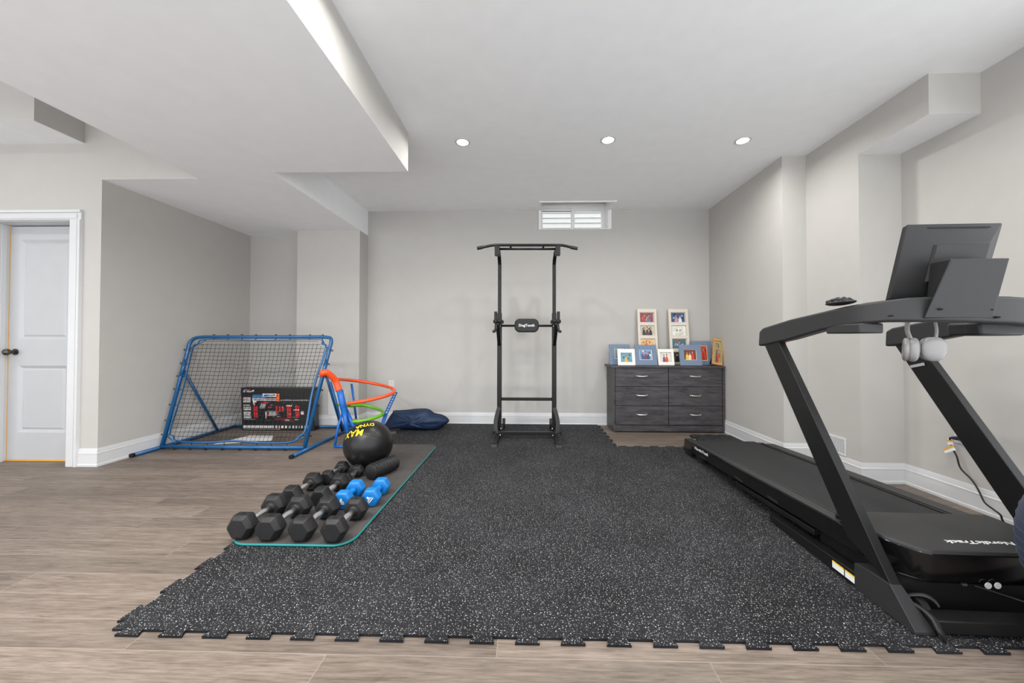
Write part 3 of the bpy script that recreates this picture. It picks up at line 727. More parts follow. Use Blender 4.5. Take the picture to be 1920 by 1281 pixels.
b4=C(669,806,4.06); b4.z=.012; MB().tube([C(668,787,4.06),b4],.009,8).build('support_leg',M_bluepl,tt,smooth=1)
# perforated right post: two rails with rungs
pa_,pb_,pc_=C(739,737,3.80),C(721,776,3.78),C(713,801,3.76); pc_.z=max(pc_.z,.02); ofs=Vector((.032,0,.006))
rp=MB(); rp.tube([pa_,pb_,pc_],.006,6); rp.tube([pa_+ofs,pb_+ofs,pc_+ofs],.006,6)
for k in range(9): p=pa_.lerp(pb_,k/8); rp.tube([p,p+ofs],.005,6)
rp.prism([pb_+Vector((0,-.006,0)),pb_+ofs+Vector((0,-.006,0)),pc_+ofs+Vector((.004,-.006,0)),pc_+Vector((-.004,-.006,0))],(0,.012,0))
rp.build('support_leg',M_bluepl,tt,smooth=30)
e_=C(712,806,3.76); e_.z=.012; tag(MB().ell(e_,(.025,.02,.012),14,8).build('foot_pad',mat('tan_plastic',srgb(205,165,80),.5),tt,smooth=1),'tan foot')
MB().tube([C(655,798,3.5),C(670,797,3.66),C(668,800,3.9)],.013,8,flat=(.02,.01)).build('base_joint',M_bluepl,tt,smooth=1)
MB().tube([C(631,759,3.74),C(642,760,3.62),C(656,760,3.7)],.012,8,flat=(.010,.012)).build('track_joint',M_green,tt,smooth=1)

# ------------------------------------------------------------------ pull-up tower
pt=thing('pull_up_tower','tall black steel pull-up and dip tower against the back wall','pull-up tower',(0,0,0))
GZ=TH+.0018
def sqt(mb,a,b,w_=.025,d=.025): return mb.tube([a,b],w_,sq=True,flat=(d,w_) ,up=(0,1,0))
Yu=3.93
pL,pR=P(936.5,700,y=Yu).x,P(1039,700,y=Yu).x
zlow=GZ+.10
def upright(x,sg):
    zt_=P(938,485,y=Yu).z; 
    lo=MB().tube([(x,Yu,zlow),(x,Yu,1.32)],.02,sq=True,flat=(.024,.024),up=(0,1,0)).build('lower_post',M_black,pt,bevel=.004)
    xt=x; yt=3.62; ztop=P(932,466,y=yt).z
    xtt=P(932 if sg<0 else 1046,466,y=yt).x
    MB().tube(smooth_path([(x,Yu,1.3),(x,Yu,1.75),(x,Yu-.01,zt_-.05),(x+(xtt-x)*.4,Yu-.12,zt_+.03),(xtt,yt+.02,ztop-.005)],6),.018,sq=True,flat=(.0185,.0185),up=(0,1,0)).build('upper_post',M_black,pt,bevel=.003)
    return xtt,yt,ztop
a1=upright(pL,-1); a2=upright(pR,1); yt=a1[1]
zb1=P(990,460,y=yt).z; zb2=P(990,466.5,y=yt).z
hb=MB().tube(smooth_path([P(896,465.5,y=yt-.02),P(905,463.8,y=yt-.01),P(921,460.5,y=yt),P(932,459.6,y=yt),P(960,459.8,y=yt)],4)+smooth_path([P(1018,459.8,y=yt),P(1046,459.8,y=yt),P(1057,460.5,y=yt),P(1072,464,y=yt-.01),P(1081,466,y=yt-.02)],4),.014,12)
hb.build('pull_up_bar',M_black,pt,smooth=1)
for pa2,pb2 in ((P(894.5,465.8,y=yt-.02),P(905,463.8,y=yt-.01)),(P(1083,466.3,y=yt-.02),P(1070,463.8,y=yt-.01))):
    MB().tube([pa2,pb2],.0175,14).build('hand_grip',M_rubber,pt,smooth=40)
MB().tube([P(934,467,y=yt+.02),P(1043,467,y=yt+.02)],.012,10).build('cross_bar',M_black,pt,smooth=1)
for px in (957.5,1018.5): MB().tube([P(px,460,y=yt),P(px,467,y=yt+.02)],.010,8).build('bar_spacer',M_black,pt,smooth=1)
for x,sg in ((a1[0],-1),(a2[0],1)): MB().bx(x-.024,x+.024,yt-.01,yt+.05,zb1-.10,zb1-.005).build('top_bracket',M_black,pt,bevel=.003)
# back rest
zc_=P(990,611,y=Yu-.03).z; MB().tube([(pL,Yu-.03,zc_),(pR,Yu-.03,zc_)],.012,10).build('cross_bar',M_black,pt,smooth=1)
pc=P(987.5,610.5,y=Yu-.1); pw=P(1010.5,610,y=Yu-.1).x-P(965,610,y=Yu-.1).x; ph=P(990,598.2,y=Yu-.1).z-P(990,623.6,y=Yu-.1).z
pad=MB().prism([(pc.x+x,Yu-.115,pc.z+z) for x,z in [(a-(0),b) for a,b in rr(-pw/2,pw/2,-ph/2,ph/2,.055)]],(0,.06,0)).build('back_pad',M_rubber,pt,bevel=.012,seg=3)
lettering('DogTooth',.036,M_whitept,pad,basisM((pc.x,Yu-.1155,pc.z),(1,0,0),(0,0,1)),width=.165,bold=.0008)
zlb=P(990,748.5,y=Yu).z; MB().bx(pL,pR,Yu-.015,Yu+.015,zlb-.016,zlb+.016).build('cross_bar',M_black,pt,bevel=.003)
for x,sg in ((pL,-1),(pR,1)):
    za=P(933,603,y=3.62).z; xa=P(934 if sg<0 else 1042.5,603,y=3.62).x
    # arm beam, arm pad, upright hand grip, lower grip, brace
    MB().tube([(x+sg*.03,Yu,za-.03),(xa,3.55,za-.03)],.014,sq=True,flat=(.014,.014),up=(0,0,1)).build('dip_arm',M_black,pt,bevel=.003)
    MB().ell((xa,3.68,za),(.050,.13,.022),20,12,.5).build('arm_pad',M_rubber,pt,smooth=1)
    MB().tube([(xa+sg*.014,3.50,za-.01),(xa+sg*.014,3.50,za+.09)],.0145,12).build('hand_grip',M_rubber,pt,smooth=40)
    MB().tube(smooth_path([(xa+sg*.01,3.52,za-.03),(xa+sg*.014,3.50,za-.08),(xa+sg*.02,3.47,za-.102),(xa+sg*.028,3.44,za-.104)],4),.013,12).build('hand_grip',M_rubber,pt,smooth=1)
    zbr=P(938,646,y=Yu-.04).z
    MB().tube([(xa,3.60,za-.05),(x,Yu-.035,zbr)],.017,sq=True,flat=(.016,.019),up=(0,0,1)).build('arm_brace',M_black,pt,bevel=.003)
    bo=MB()
    for (yy,zz) in ((3.62,za-.045),(Yu-.055,zbr+.10)): bo.cyl((x-sg*.026,yy,zz),(x-sg*.034,yy,zz),.007,10)
    bo.build('bolt',M_chrome,pt,smooth=40)
    # floor skid, curved brace, lower joint
    xs_=P(927 if sg<0 else 1047,832,z=.03).x; xj=P(934.5 if sg<0 else 1042.5,814,z=.04).x
    MB().prism([(xs_-.028,3.42,GZ),(xs_+.028,3.42,GZ),(xs_+.028,3.44,GZ+.034),(xs_-.028,3.44,GZ+.034)],(0,.012,0)).build('foot_cap',M_rubber,pt)
    MB().tube([(xs_,3.435,GZ+.02),(xs_+(xj-xs_)*.4,3.60,GZ+.022),(xj,3.86,GZ+.024),(xj-sg*.01,4.22,GZ+.024)],.02,sq=True,flat=(.019,.025),up=(0,0,1)).build('floor_skid',M_black,pt,bevel=.003)
    MB().cyl((xj-sg*.045,4.21,GZ+.055),(xj-sg*.015,4.21,GZ+.055),.055,20).build('foot_wheel',M_rubber,pt,smooth=40)
    MB().tube(smooth_path([(x,Yu-.02,.30),(x+sg*.022,Yu-.06,.22),(x+sg*.032,Yu-.10,.14),(x+sg*.022,Yu-.13,.06),(x+sg*.015,Yu-.14,.036)],5),.016,sq=True,flat=(.010,.022),up=(0,1,0)).build('curved_brace',M_black,pt,bevel=.002)
    MB().bx(x-.024,x+.024,Yu-.03,Yu+.03,GZ+.03,GZ+.15).build('post_foot',M_black,pt,bevel=.003)
    kb=MB().cyl((xj+sg*.02,3.72,GZ+.07),(xj+sg*.045,3.72,GZ+.07),.012,10); 
    for k in range(3): th=2*pi*k/3+.4; kb.ell((xj+sg*.045,3.72+.016*cos(th),GZ+.07+.016*sin(th)),(.009,.011,.011),10,6)
    kb.build('clamp_knob',M_blackpl,pt,smooth=1)
    MB().cyl((x-sg*.025,3.80,.10),(x-sg*.031,3.80,.10),.008,10).cyl((x-sg*.025,3.72,.05),(x-sg*.031,3.72,.05),.007,10).build('bolt',M_chrome,pt,smooth=40)
MB().bx(pL,pR,3.745,3.785,GZ+.03,GZ+.068).build('cross_bar',M_black,pt,bevel=.003)

# ------------------------------------------------------------------ dresser
DX0,DX1,DY0,DY1,DZ=.948,2.165,4.06,4.405,.742
ds=thing('dresser','dark grey woodgrain dresser with six drawers in the back right corner','dresser',((DX0+DX1)/2,DY0,0))
ox,oy=(DX0+DX1)/2,DY0; W2=(DX1-DX0)/2
MB().bx(-W2+.018,W2-.018,.026,DY1-oy-.001,.03,DZ-.021).bx(-W2,-W2+.0178,.0,DY1-oy,.002,DZ-.0202).bx(W2-.0178,W2,.0,DY1-oy,.002,DZ-.0202).bx(-W2+.0182,W2-.0182,.008,.024,.014,.082).build('carcass',M_gwood,ds)
MB().bx(-W2-.03,W2+.004,-.022,DY1-oy,DZ-.020,DZ).build('dresser_top',M_gwood,ds,bevel=.003)
for ci in (0,1):
    for ri in range(3):
        xa=-W2+.022+ci*(W2-.02); xb=xa+W2-.026; za=.09+ri*.2125; zb2_=za+.207
        dw=MB().bx(xa,xb,-.002,.02,za,zb2_).build('drawer',M_gwood,ds,bevel=.002)
        xc,zc2=(xa+xb)/2,(za+zb2_)/2+.01
        hd=MB().tube(smooth_path([(xc-.052,-.002,zc2),(xc-.050,-.022,zc2),(xc-.02,-.028,zc2-.002),(xc+.02,-.028,zc2-.002),(xc+.050,-.022,zc2),(xc+.052,-.002,zc2)],4),.006,8,flat=(.0075,.004),up=(0,0,1))
        hd.bx(xc-.062,xc-.046,-.006,0,zc2-.008,zc2+.008).bx(xc+.046,xc+.062,-.006,0,zc2-.008,zc2+.008)
        tag(hd.build('drawer_handle',M_nickel,dw,smooth=40),'brushed nickel bar handle')

# ------------------------------------------------------------------ picture frames on the dresser
def picmat(c): return mat('print_colour',srgb(*c),.45,var=.18,vscale=30)
_pc={}
def pmt(c):
    if c not in _pc: _pc[c]=picmat(c)
    return _pc[c]
def person(mb,idx,x,y0,h,w_,cloth,skin,hair,z):
    def setm(c):
        m_=pmt(c)
        if m_ not in idx: idx.append(m_)
        mb.k=idx.index(m_)
    setm(cloth); mb.add([(x-w_*.5,y0,z),(x+w_*.5,y0,z),(x+w_*.42,y0+h*.45,z),(x+w_*.22,y0+h*.68,z),(x-w_*.22,y0+h*.68,z),(x-w_*.42,y0+h*.45,z)],[(0,1,2,3,4,5)])
    setm(hair); mb.disc((x,y0+h*.86,z+.0001),(w_*.26,0,0),(0,h*.17,0),12)
    setm(skin); mb.disc((x,y0+h*.82,z+.0002),(w_*.19,0,0),(0,h*.13,0),12)
def photo_mesh(w_,h,bgc,people,z,rs):
    mb=MB(); idx=[pmt(bgc[0])]; mb.add([(-w_/2,-h/2,z),(w_/2,-h/2,z),(w_/2,h/2,z),(-w_/2,h/2,z)],[(0,1,2,3)])
    for i,c in enumerate(bgc[1:]):
        m_=pmt(c); 
        if m_ not in idx: idx.append(m_)
        mb.k=idx.index(m_)
        for _ in range(3):
            x=rs.uniform(-.4,.3)*w_; y=rs.uniform(-.4,.25)*h; mb.quad((x,y,z+.0001),(x+w_*.16,y,z+.0001),(x+w_*.14,y+h*.22,z+.0001),(x+w_*.02,y+h*.2,z+.0001))
    for (x,cl,hh) in people: person(mb,idx,x*w_,-h/2,h*hh,w_*.26,cl,(196,150,120),(46,34,30),z+.0003)
    return mb,idx
def pic_frame(name,label,bl,br,h,lean,mt,windows,parent_group='framed photos on the dresser',roll=0,yaw_=0,th=.014,border=None,zlift=0):
    """bl,br: base corners on the dresser top; windows: list of (cx,cy,w,h,bg,people,matboard?) in fractions"""
    bl,br=Vector(bl),Vector(br); W=(br-bl).length; mid=(bl+br)/2
    t=thing(name,label,'picture frame',(mid.x,mid.y,mid.z+zlift),0,parent_group)
    xdir=(br-bl).normalized(); up=Vector((0,sin(lean),cos(lean))); 
    Rl=Matrix.Rotation(roll,3,'Y'); xdir=Rl@xdir; up=Rl@up
    M=basisM((0,0,0),xdir,up)        # local: x right, y up, z toward the viewer
    rs=random.Random(hash(label)%1000 if False else len(label)*7)
    mb=MB(); xs_=sorted(windows,key=lambda q:-q[1])
    # face built of bars around each window
    ys=[h]
    for (cx_,cy_,ww,wh,bgc,pp,mbd) in xs_:
        y1=(cy_+wh/2)*h; y0=(cy_-wh/2)*h; x0=(cx_-ww/2)*W-W/2; x1=(cx_+ww/2)*W-W/2
        mb.bx(-W/2,W/2,y1,ys[-1],0,th); mb.bx(-W/2,x0,y0,y1,0,th); mb.bx(x1,W/2,y0,y1,0,th); ys.append(y0)
    mb.bx(-W/2,W/2,0,ys[-1],0,th); mb.bx(-W/2+.001,W/2-.001,.001,h-.001,-.004,.002)
    f=mb.build('frame_border',mt,t,M=M)
    for (cx_,cy_,ww,wh,bgc,pp,mbd) in xs_:
        c_=((cx_-.5)*W,cy_*h); pw,ph=ww*W,wh*h
        T=M@Matrix.Translation((c_[0],c_[1],0))
        if mbd:
            MB().add([(-pw/2,-ph/2,.003),(pw/2,-ph/2,.003),(pw/2,ph/2,.003),(-pw/2,ph/2,.003)],[(0,1,2,3)]).build('matboard',mbd[1] if len(mbd)>1 else M_matboard,t,M=T,recalc=False)
            pw*=mbd[0]; ph*=mbd[0]
        pm,idx=photo_mesh(pw,ph,bgc,pp,.0045,rs); o=pm.build('photo_print',idx,t,M=T,recalc=False)
    # easel leg
    if h<.45: MB().prism([M@Vector((-.02,h*.7,-.004)),M@Vector((.02,h*.7,-.004)),Vector((.02,(.4*h),.001)),Vector((-.02,.4*h,.001))],(0,.004,.0)).build('easel_back',M_shadowbox,t)
    return t
DT=DZ+.0008
def top(px,y): 
    q=P(px,679,y=y); return Vector((q.x,y,DT))
def hgt(py,y): return P(1200,py,y=y).z-DT
# tall four-window frames leaning on the wall
for i,(pa_,pb_,lb,cols) in enumerate(((1198,1234,'tall cream frame of stacked photos leaning on the wall, left of the tall pair',
      [((150,60,70),(90,110,120),(200,160,110)),((190,180,165),(70,55,48)),((225,180,120),(215,110,50)),((120,120,90),(60,60,50))]),
     (1257,1294,'tall cream frame of stacked photos leaning on the wall, right of the tall pair',
      [((60,80,120),(120,160,200),(30,40,60)),((222,222,212),(200,200,190)),((70,110,115),(200,60,70),(190,200,220)),((70,70,50),(40,30,30))]))):
    y=4.315; y2=4.395; hh=hgt(580,y2)/cos(.13)
    ppl=[[(-.2,(170,60,80),.85),(.15,(70,120,160),.8)],[(-.25,(60,48,42),.85),(0,(80,64,54),.9),(.25,(50,42,40),.85)],[(-.1,(220,110,50),.8),(.15,(240,200,150),.75)],[(-.1,(150,140,70),.8),(.2,(60,50,50),.85)]] if i==0 else [[(-.15,(200,130,150),.8),(.15,(210,215,220),.75)],[(-.12,(210,210,205),.6),(.12,(205,205,200),.6)],[(0,(90,110,170),.8),(.28,(215,60,80),.6)],[(-.2,(40,34,30),.9),(.2,(120,120,60),.6)]]
    win=[(.5,.845-.238*k,.76,.185,cols[k],ppl[k],(.9,)) for k in range(4)]
    pic_frame('photo_collage_frame',lb,top(pa_,y),top(pb_,y),hh,.12,M_cream,win,th=.018)
yel,red_=(225,190,70),(205,45,45)
pic_frame('picture_frame','pale blue frame at the left end, half hidden behind a small white frame',top(1143,4.24),top(1182,4.24),hgt(646.4,4.28)*1.02,.2,M_denim,[(.5,.55,.5,.52,((120,140,130),(90,70,70)),[(-.2,(120,90,90),.8)],(.88,M_offw))])
pic_frame('picture_frame','small white frame with a blue and gold photo, overlapping the leftmost blue frame',top(1158.5,4.14),top(1191,4.14),hgt(655,4.18)*1.02,.2,M_offw,[(.5,.48,.66,.58,((100,150,165),(60,90,100)),[(-.02,(225,165,60),.75)],None)])
pic_frame('picture_frame','pale blue landscape frame in front of the left tall frame, photo in the middle',top(1191.5,4.15),top(1232,4.15),hgt(647,4.19)*1.02,.2,M_denim,[(.5,.52,.60,.52,((110,150,190),(60,60,90),(220,225,230)),[(-.25,(70,80,130),.8),(0,(120,60,80),.85),(.22,(60,70,100),.8)],(.9,M_offw))])
pic_frame('picture_frame','small white frame between the two landscape blue frames',top(1234,4.17),top(1264,4.17),hgt(655,4.21)*1.02,.2,M_offw,[(.5,.5,.72,.62,((214,208,198),),[(-.15,(130,60,110),.8),(.1,(205,80,60),.85)],(.95,))])
pic_frame('picture_frame','pale blue frame behind the red and yellow photo, holding an upright red photo',top(1297,4.25),top(1336,4.25),hgt(640,4.30)*1.02,.2,M_denim,[(.60,.50,.40,.66,((205,80,40),(170,40,40)),[(0,(195,30,40),.9)],(.9,M_offw))])
pic_frame('picture_frame','pale blue landscape frame with a photo of people in red and yellow',top(1275,4.13),top(1316,4.13),hgt(647,4.17)*1.02,.2,M_denim,[(.5,.52,.60,.52,((120,60,50),(80,50,40)),[(-.25,yel,.8),(-.02,(235,215,160),.75),(.2,red_,.88)],(.92,M_offw))])
pic_frame('picture_frame','tilted golden wood frame at the right end of the dresser',top(1334,4.10),top(1353,4.10),hgt(637,4.14)*1.02,.2,M_oak,[(.5,.5,.74,.84,((150,150,110),(120,80,60)),[(-.1,(120,70,60),.9),(.12,(190,70,60),.6)],None)],roll=radians(9),zlift=.012)

# ------------------------------------------------------------------ wall plates, outlet, vent
def plate(label,q,nx,w_=.072,h=.116,sockets=True):
    """nx: outward normal of the wall (x or -y)"""
    t=thing('wall_outlet' if sockets else 'wall_plate',label,'wall outlet' if sockets else 'wall plate',q)
    mb=MB(); 
    if nx=='x': mb.bx(-.006,0,-w_/2,w_/2,-h/2,h/2)
    else: mb.bx(-w_/2,w_/2,-.006,0,-h/2,h/2)
    mb.build('cover_plate',M_trim,t,bevel=.002)
    if sockets:
        for dz_ in (-.026,.026):
            s1=MB(); s2=MB()
            if nx=='x':
                s1.bx(-.008,-.005,-.017,.017,dz_-.017,dz_+.017); s2.bx(-.0085,-.007,-.008,-.005,dz_-.002,dz_+.008).bx(-.0085,-.007,.005,.008,dz_-.002,dz_+.008).bx(-.0085,-.007,-.002,.002,dz_-.011,dz_-.007)
            else:
                s1.bx(-.017,.017,-.008,-.005,dz_-.017,dz_+.017); s2.bx(-.008,-.005,-.0085,-.007,dz_-.002,dz_+.008).bx(.005,.008,-.0085,-.007,dz_-.002,dz_+.008)
            so=s1.build('socket',M_trim,t); s2.build('socket_slot',M_shadowbox,so)
    return t
qo=P(1803,815,x=XR3); plate('white wall outlet on the right wall behind the treadmill',(XR3-.0005,qo.y,qo.z),'x')
qb=P(734,722,y=YB); plate('white wall outlet on the back wall above the navy bag',(qb.x,YB-.0005,qb.z),'y')
qc=P(631,757,y=YC); plate('large blank white access panel on the column wall behind the toy track tower',(qc.x,YC-.0005,qc.z),'y',.20,.27,False)
qv=P(1569,829,x=XR2); vt=thing('floor_vent_register','white slotted vent register low on the right wall behind the treadmill','vent',(XR2-.0005,2.87,.215))
MB().bx(-.007,0,-.085,.085,-.068,-.05).bx(-.007,0,-.085,.085,.05,.068).bx(-.007,0,-.085,-.066,-.05,.05).bx(-.007,0,.066,.085,-.05,.05).build('vent_frame',M_trim,vt,bevel=.002)
MB().bx(-.001,0,-.07,.07,-.055,.055).build('vent_back',M_shadowbox,vt)
sl_=MB()
for k in range(11): y=-.058+k*.0116; sl_.bx(-.006,-.0015,y-.0036,y+.0036,-.05,.05)
sl_.build('vent_louvers',M_trim,vt)
# power cord with tags
pc0=Vector((XR3-.012,qo.y,qo.z-.026))
cd=thing('power_cord','black treadmill power cord hanging from the right wall outlet','power cord',(0,0,0))
xw=XR3-.04
cp=[pc0,pc0+Vector((-.045,.0,.006))]+[P(a,b,x=x_) for a,b,x_ in ((1781,822,xw-.01),(1783,832,xw),(1786,842,xw),(1794,856,xw),(1801,878,xw),(1822,900,xw),(1835,920,xw-.01),(1846,942,xw-.03),(1862,955,xw-.05),(1876,966,xw-.08))]
cp.append(P(1887,983,z=.012)); cp.append(cp[-1]+Vector((-.10,-.22,0)))
MB().tube(smooth_path(cp[1:],5),.0045,8).build('cable',M_black,cd,smooth=1)
MB().tube([pc0+Vector((.004,0,0)),pc0+Vector((-.025,0,.003)),pc0+Vector((-.048,.0,.005))],[.013,.012,.007],12).build('plug',M_blackpl,cd,smooth=1)
tg=MB(); q=P(1779,828,x=xw-.005); tg.k=0; tg.prism([P(1776,822,x=xw-.008),P(1785,827,x=xw-.008),P(1787,834,x=xw-.008),P(1777,834,x=xw-.008)],(.002,0,0))
tg.prism([P(1768,843,x=xw-.012),P(1786,836,x=xw-.008),P(1792,844,x=xw-.008),P(1772,850,x=xw-.012)],(.002,0,0))
tg.k=1; tg.prism([P(1774,824,x=xw-.010),P(1785,826,x=xw-.010),P(1785,828,x=xw-.010),P(1775,827,x=xw-.010)],(.001,0,0)); tg.prism([P(1768,842,x=xw-.014),P(1787,834,x=xw-.010),P(1788,838,x=xw-.010),P(1769,845,x=xw-.014)],(.001,0,0))
tag(tg.build('warning_tag',[M_white,M_warmyellow],cd,recalc=False),'white and yellow paper tags')

# ------------------------------------------------------------------ treadmill
PSI=radians(1.935); TXo,TYo=1.318,1.276; TZ=TH+.0016
tm=thing('treadmill','large black folding treadmill with a raised screen at the right','treadmill',(TXo,TYo,0),-PSI)
WT=.742
def TLc(px,py,u=None,v=None,z=None):
    w_=CD+CR*((px-CX)/F_PX)+CU*((CY-py)/F_PX); c,s=cos(PSI),sin(PSI)
    L=lambda q:Vector((q.x*c-q.y*s,q.x*s+q.y*c,q.z))
    o=L(Vector((-TXo,-TYo,H))); d=L(w_); t=(u-o.x)/d.x if u is not None else (v-o.y)/d.y if v is not None else (z-o.z)/d.z
    return o+d*t
# base frame: foot blocks + rails, mirrored
for sg in (0,1):
    X=lambda u:(u if not sg else WT-u)
    foot=[(0,TZ),(.03,TZ),(.24,TZ),(.24,.112),(.15,.122),(.088,.124),(.0,TZ+.012)]
    mb=MB(); mb.hull([(X(0),v,z) for v,z in foot],[(X(.066 if i in (0,1,6) else (.040 if i in(4,5) else .06)),v,z) for i,(v,z) in enumerate(foot)])
    mb.build('foot_block',M_greypl,tm,bevel=.002)
    mb=MB(); rail=[(.20,TZ),(.77,TZ),(.79,.03),(.79,.05),(.20,.072)]
    mb.hull([(X(.002),v,z) for v,z in rail],[(X(.05),v,z) for v,z in rail]); br=mb.build('base_rail',M_black,tm,bevel=.002)
    if not sg:
        for v0,v1 in ((.292,.352),(.226,.286)):
            MB().bx(.0006,.0022,v0,v1,.026,.050).build('warning_sticker',M_white,br); tag(MB().bx(.0002,.0022,v0,v1,.050,.055).build('warning_sticker',M_yellow,br),'yellow strip')
    up=MB(); th_=.036
    pr=[(.087,.122),(.272,.198),(.818,.985),(.845,1.03),(.71,1.03),(.699,1.006)]
    up.hull([(X(.001),v,z) for v,z in pr],[(X(th_+(.003 if i<2 else 0)),v,z) for i,(v,z) in enumerate(pr)])
    upo=up.build('upright',M_black,tm,bevel=.0025)
# front crossbar, hood underbody
MB().bx(.06,WT-.06,.0,.06,TZ+.008,.062).build('front_crossbar',M_black,tm,bevel=.003)
ub=MB().bx(.06,WT-.06,.115,.5,TZ+.004,.12); ub.build('motor_pan',M_black,tm)
# motor hood: glossy wrap + matte lid
def hoodpoly(ins,front): return [(.05+ins,.40),(.05+ins,.235),(.072+ins,.185),(.125+ins,.105+front),(.16+ins,.090+front),(WT-.16-ins,.090+front),(WT-.125-ins,.105+front),(WT-.072-ins,.185),(WT-.05-ins,.235),(WT-.05-ins,.40)]
hb_=MB(); hb_.hull([(x,y,.125) for x,y in hoodpoly(.008,.02)],[(x,y,.238) for x,y in hoodpoly(0,0)]); hb_.build('motor_hood',M_gloss,tm,bevel=.004)
hb2=MB(); hb2.hull([(x,y,.045) for x,y in hoodpoly(.02,.055)],[(x,y,.126) for x,y in hoodpoly(.01,.03)]); hb2.build('hood_skirt',M_gloss,tm,bevel=.006)
lid=MB(); lid.hull([(x,y,.236) for x,y in hoodpoly(.0,.0)],[(x,y,.250-.03*max(0,(y-.25))/.15*0) for x,y in hoodpoly(.006,.008)]); lido=lid.build('hood_lid',M_greypl,tm,bevel=.004,seg=3)
lc=TLc(1840,1017.5,z=.2505); lw=(TLc(1900,1017,z=.2505)-TLc(1780,1017,z=.2505)).length
lettering('NordicTrack',.030,M_whitept,lido,basisM((lc.x,lc.y,.2508),(-1,0,0),(0,-1,0)),width=lw*1.02,shear=.35,bold=.0006)
dt=MB()
for px in (1854.5,1872.5): q=TLc(px,1099.5,v=.098); dt.lathe([(.0115,-.002),(.0115,0)],(q.x,.1015,q.z),'y',18)
tag(dt.build('round_sticker',M_whitept,tm),'two round pale stickers')
q=TLc(1806,1095,v=.1); MB().bx(q.x-.008,q.x+.008,.094,.10,q.z-.004,q.z+.004).build('power_switch',M_chrome,tm)
wh=MB().cyl((.080,.085,.048),(.105,.085,.048),.036,24); wh.build('transport_wheel',M_rubber,tm,smooth=40)
MB().cyl((WT-.080,.085,.048),(WT-.105,.085,.048),.036,24).build('transport_wheel',M_rubber,tm,smooth=40)
MB().tube(smooth_path([TLc(1700,1116,v=.10),TLc(1722,1115,v=.085),TLc(1738,1118,v=.07),TLc(1752,1127,v=.06),TLc(1760,1137,v=.055)],5),.006,8,flat=(.004,.010)).build('wheel_guard',M_greypl,tm,smooth=1)
cb=[TLc(1713,1132,v=.06),TLc(1733,1145,v=.03),TLc(1751,1163,v=.0),TLc(1762,1184,v=-.02)]; c5=TLc(1772,1199,z=.008+TZ); cb.append(c5)
MB().tube(smooth_path(cb,6),.008,8,flat=(.006,.011)).build('drain_strap',M_blackpl,tm,smooth=1)
cb=[TLc(1828,1099,v=.094),TLc(1850,1106,v=.085),TLc(1890,1119,v=.08),TLc(1940,1136,v=.085)]
MB().tube(smooth_path(cb,5),.0025,8).build('sensor_cable',M_greypl,tm,smooth=1)
# deck
zd=lambda v:.237-.051*v
VL=2.05
def slab_(u0,u1,v0,v1,dz0,dz1,name,mt,bev=.002,parent=tm):
    return MB().hull([(u0,v0,zd(v0)+dz0),(u1,v0,zd(v0)+dz0),(u1,v1,zd(v1)+dz0),(u0,v1,zd(v1)+dz0)],[(u0,v0,zd(v0)+dz1),(u1,v0,zd(v0)+dz1),(u1,v1,zd(v1)+dz1),(u0,v1,zd(v1)+dz1)]).build(name,mt,parent,bevel=bev)
slab_(.10,.62,.30,VL-.03,-.03,-.008,'running_belt',M_belt,0)
slab_(.045,.70,.35,VL-.06,-.085,-.032,'deck_board',M_black,0)
lr=slab_(.026,.10,.25,VL-.005,-.085,0,'foot_rail',M_gloss,.004)
tr=slab_(.030,.088,.36,VL-.02,0,.003,'foot_rail_tread',M_greypl,.001,lr)
slab_(.089,.098,.36,1.95,.0,.005,'rail_bead',M_nickel if False else M_greypl,.001,lr)
rrl=slab_(.615,.716,.34,VL-.14,-.085,0,'foot_rail',M_blackpl,.004); slab_(.63,.71,.38,VL-.16,0,.003,'foot_rail_tread',M_greypl,.001,rrl)
MB().cyl((.05,VL-.05,zd(VL)-.045),(.69,VL-.05,zd(VL)-.045),.034,20).build('rear_roller',M_belt,tm,smooth=40)
MB().hull([(.020,VL-.17,.03),(.096,VL-.17,.03),(.096,VL+.015,.03),(.020,VL+.015,.03)],[(.024,VL-.17,zd(VL-.17)+.002),(.098,VL-.17,zd(VL-.17)+.002),(.098,VL+.01,zd(VL)+.002),(.03,VL+.01,zd(VL)+.002)]).build('rear_end_cap',M_gloss,tm,bevel=.008)
for u0 in (.035,.64): MB().tube([(u0+.03,1.78,zd(1.8)-.07),(u0+.03,1.78,TZ)],[.045,.032],16).build('rear_foot',M_rubber,tm,smooth=40)
for u0 in (.030,.66): slab_(u0,u0+.045,.5,1.2,-.125,-.10,'lift_frame',M_black,.002)
for v in (1.15,.80,1.68): MB().bx(.0245,.027,v-.045,v+.045,zd(v)-.074,zd(v)-.066).build('rail_clip',M_greypl,lr)
lettering('NordicTrack',.030,M_whitept,lr,basisM((.0255,1.71,zd(1.71)-.028),(0,-1,.051),(0,.05,1)),width=.25,shear=.2,bold=.0006)
# handlebars: left arm, front console beam, right arm
def sect(path,name,mt,wid):
    """path of (u,v,ztop,zbot); lofted box of given width measured across the path"""
    vs_=[]; n=len(path)
    for i,(u,v,zt_,zb3) in enumerate(path):
        a=path[max(i-1,0)]; b=path[min(i+1,n-1)]; d=Vector((b[0]-a[0],b[1]-a[1])).normalized(); nn=Vector((-d.y,d.x))*(wid[i] if isinstance(wid,list) else wid)/2
        vs_+=[(u+nn.x,v+nn.y,zb3),(u-nn.x,v-nn.y,zb3),(u-nn.x*.8,v-nn.y*.8,zt_),(u+nn.x*.8,v+nn.y*.8,zt_)]
    fs=[(0,1,2,3),tuple((n-1)*4+k for k in (3,2,1,0))]
    for i in range(n-1):
        for k in range(4): fs.append((i*4+k,i*4+(k+1)%4,(i+1)*4+(k+1)%4,(i+1)*4+k))
    return MB().add(vs_,fs).build(name,mt,tm,bevel=.010,seg=3)
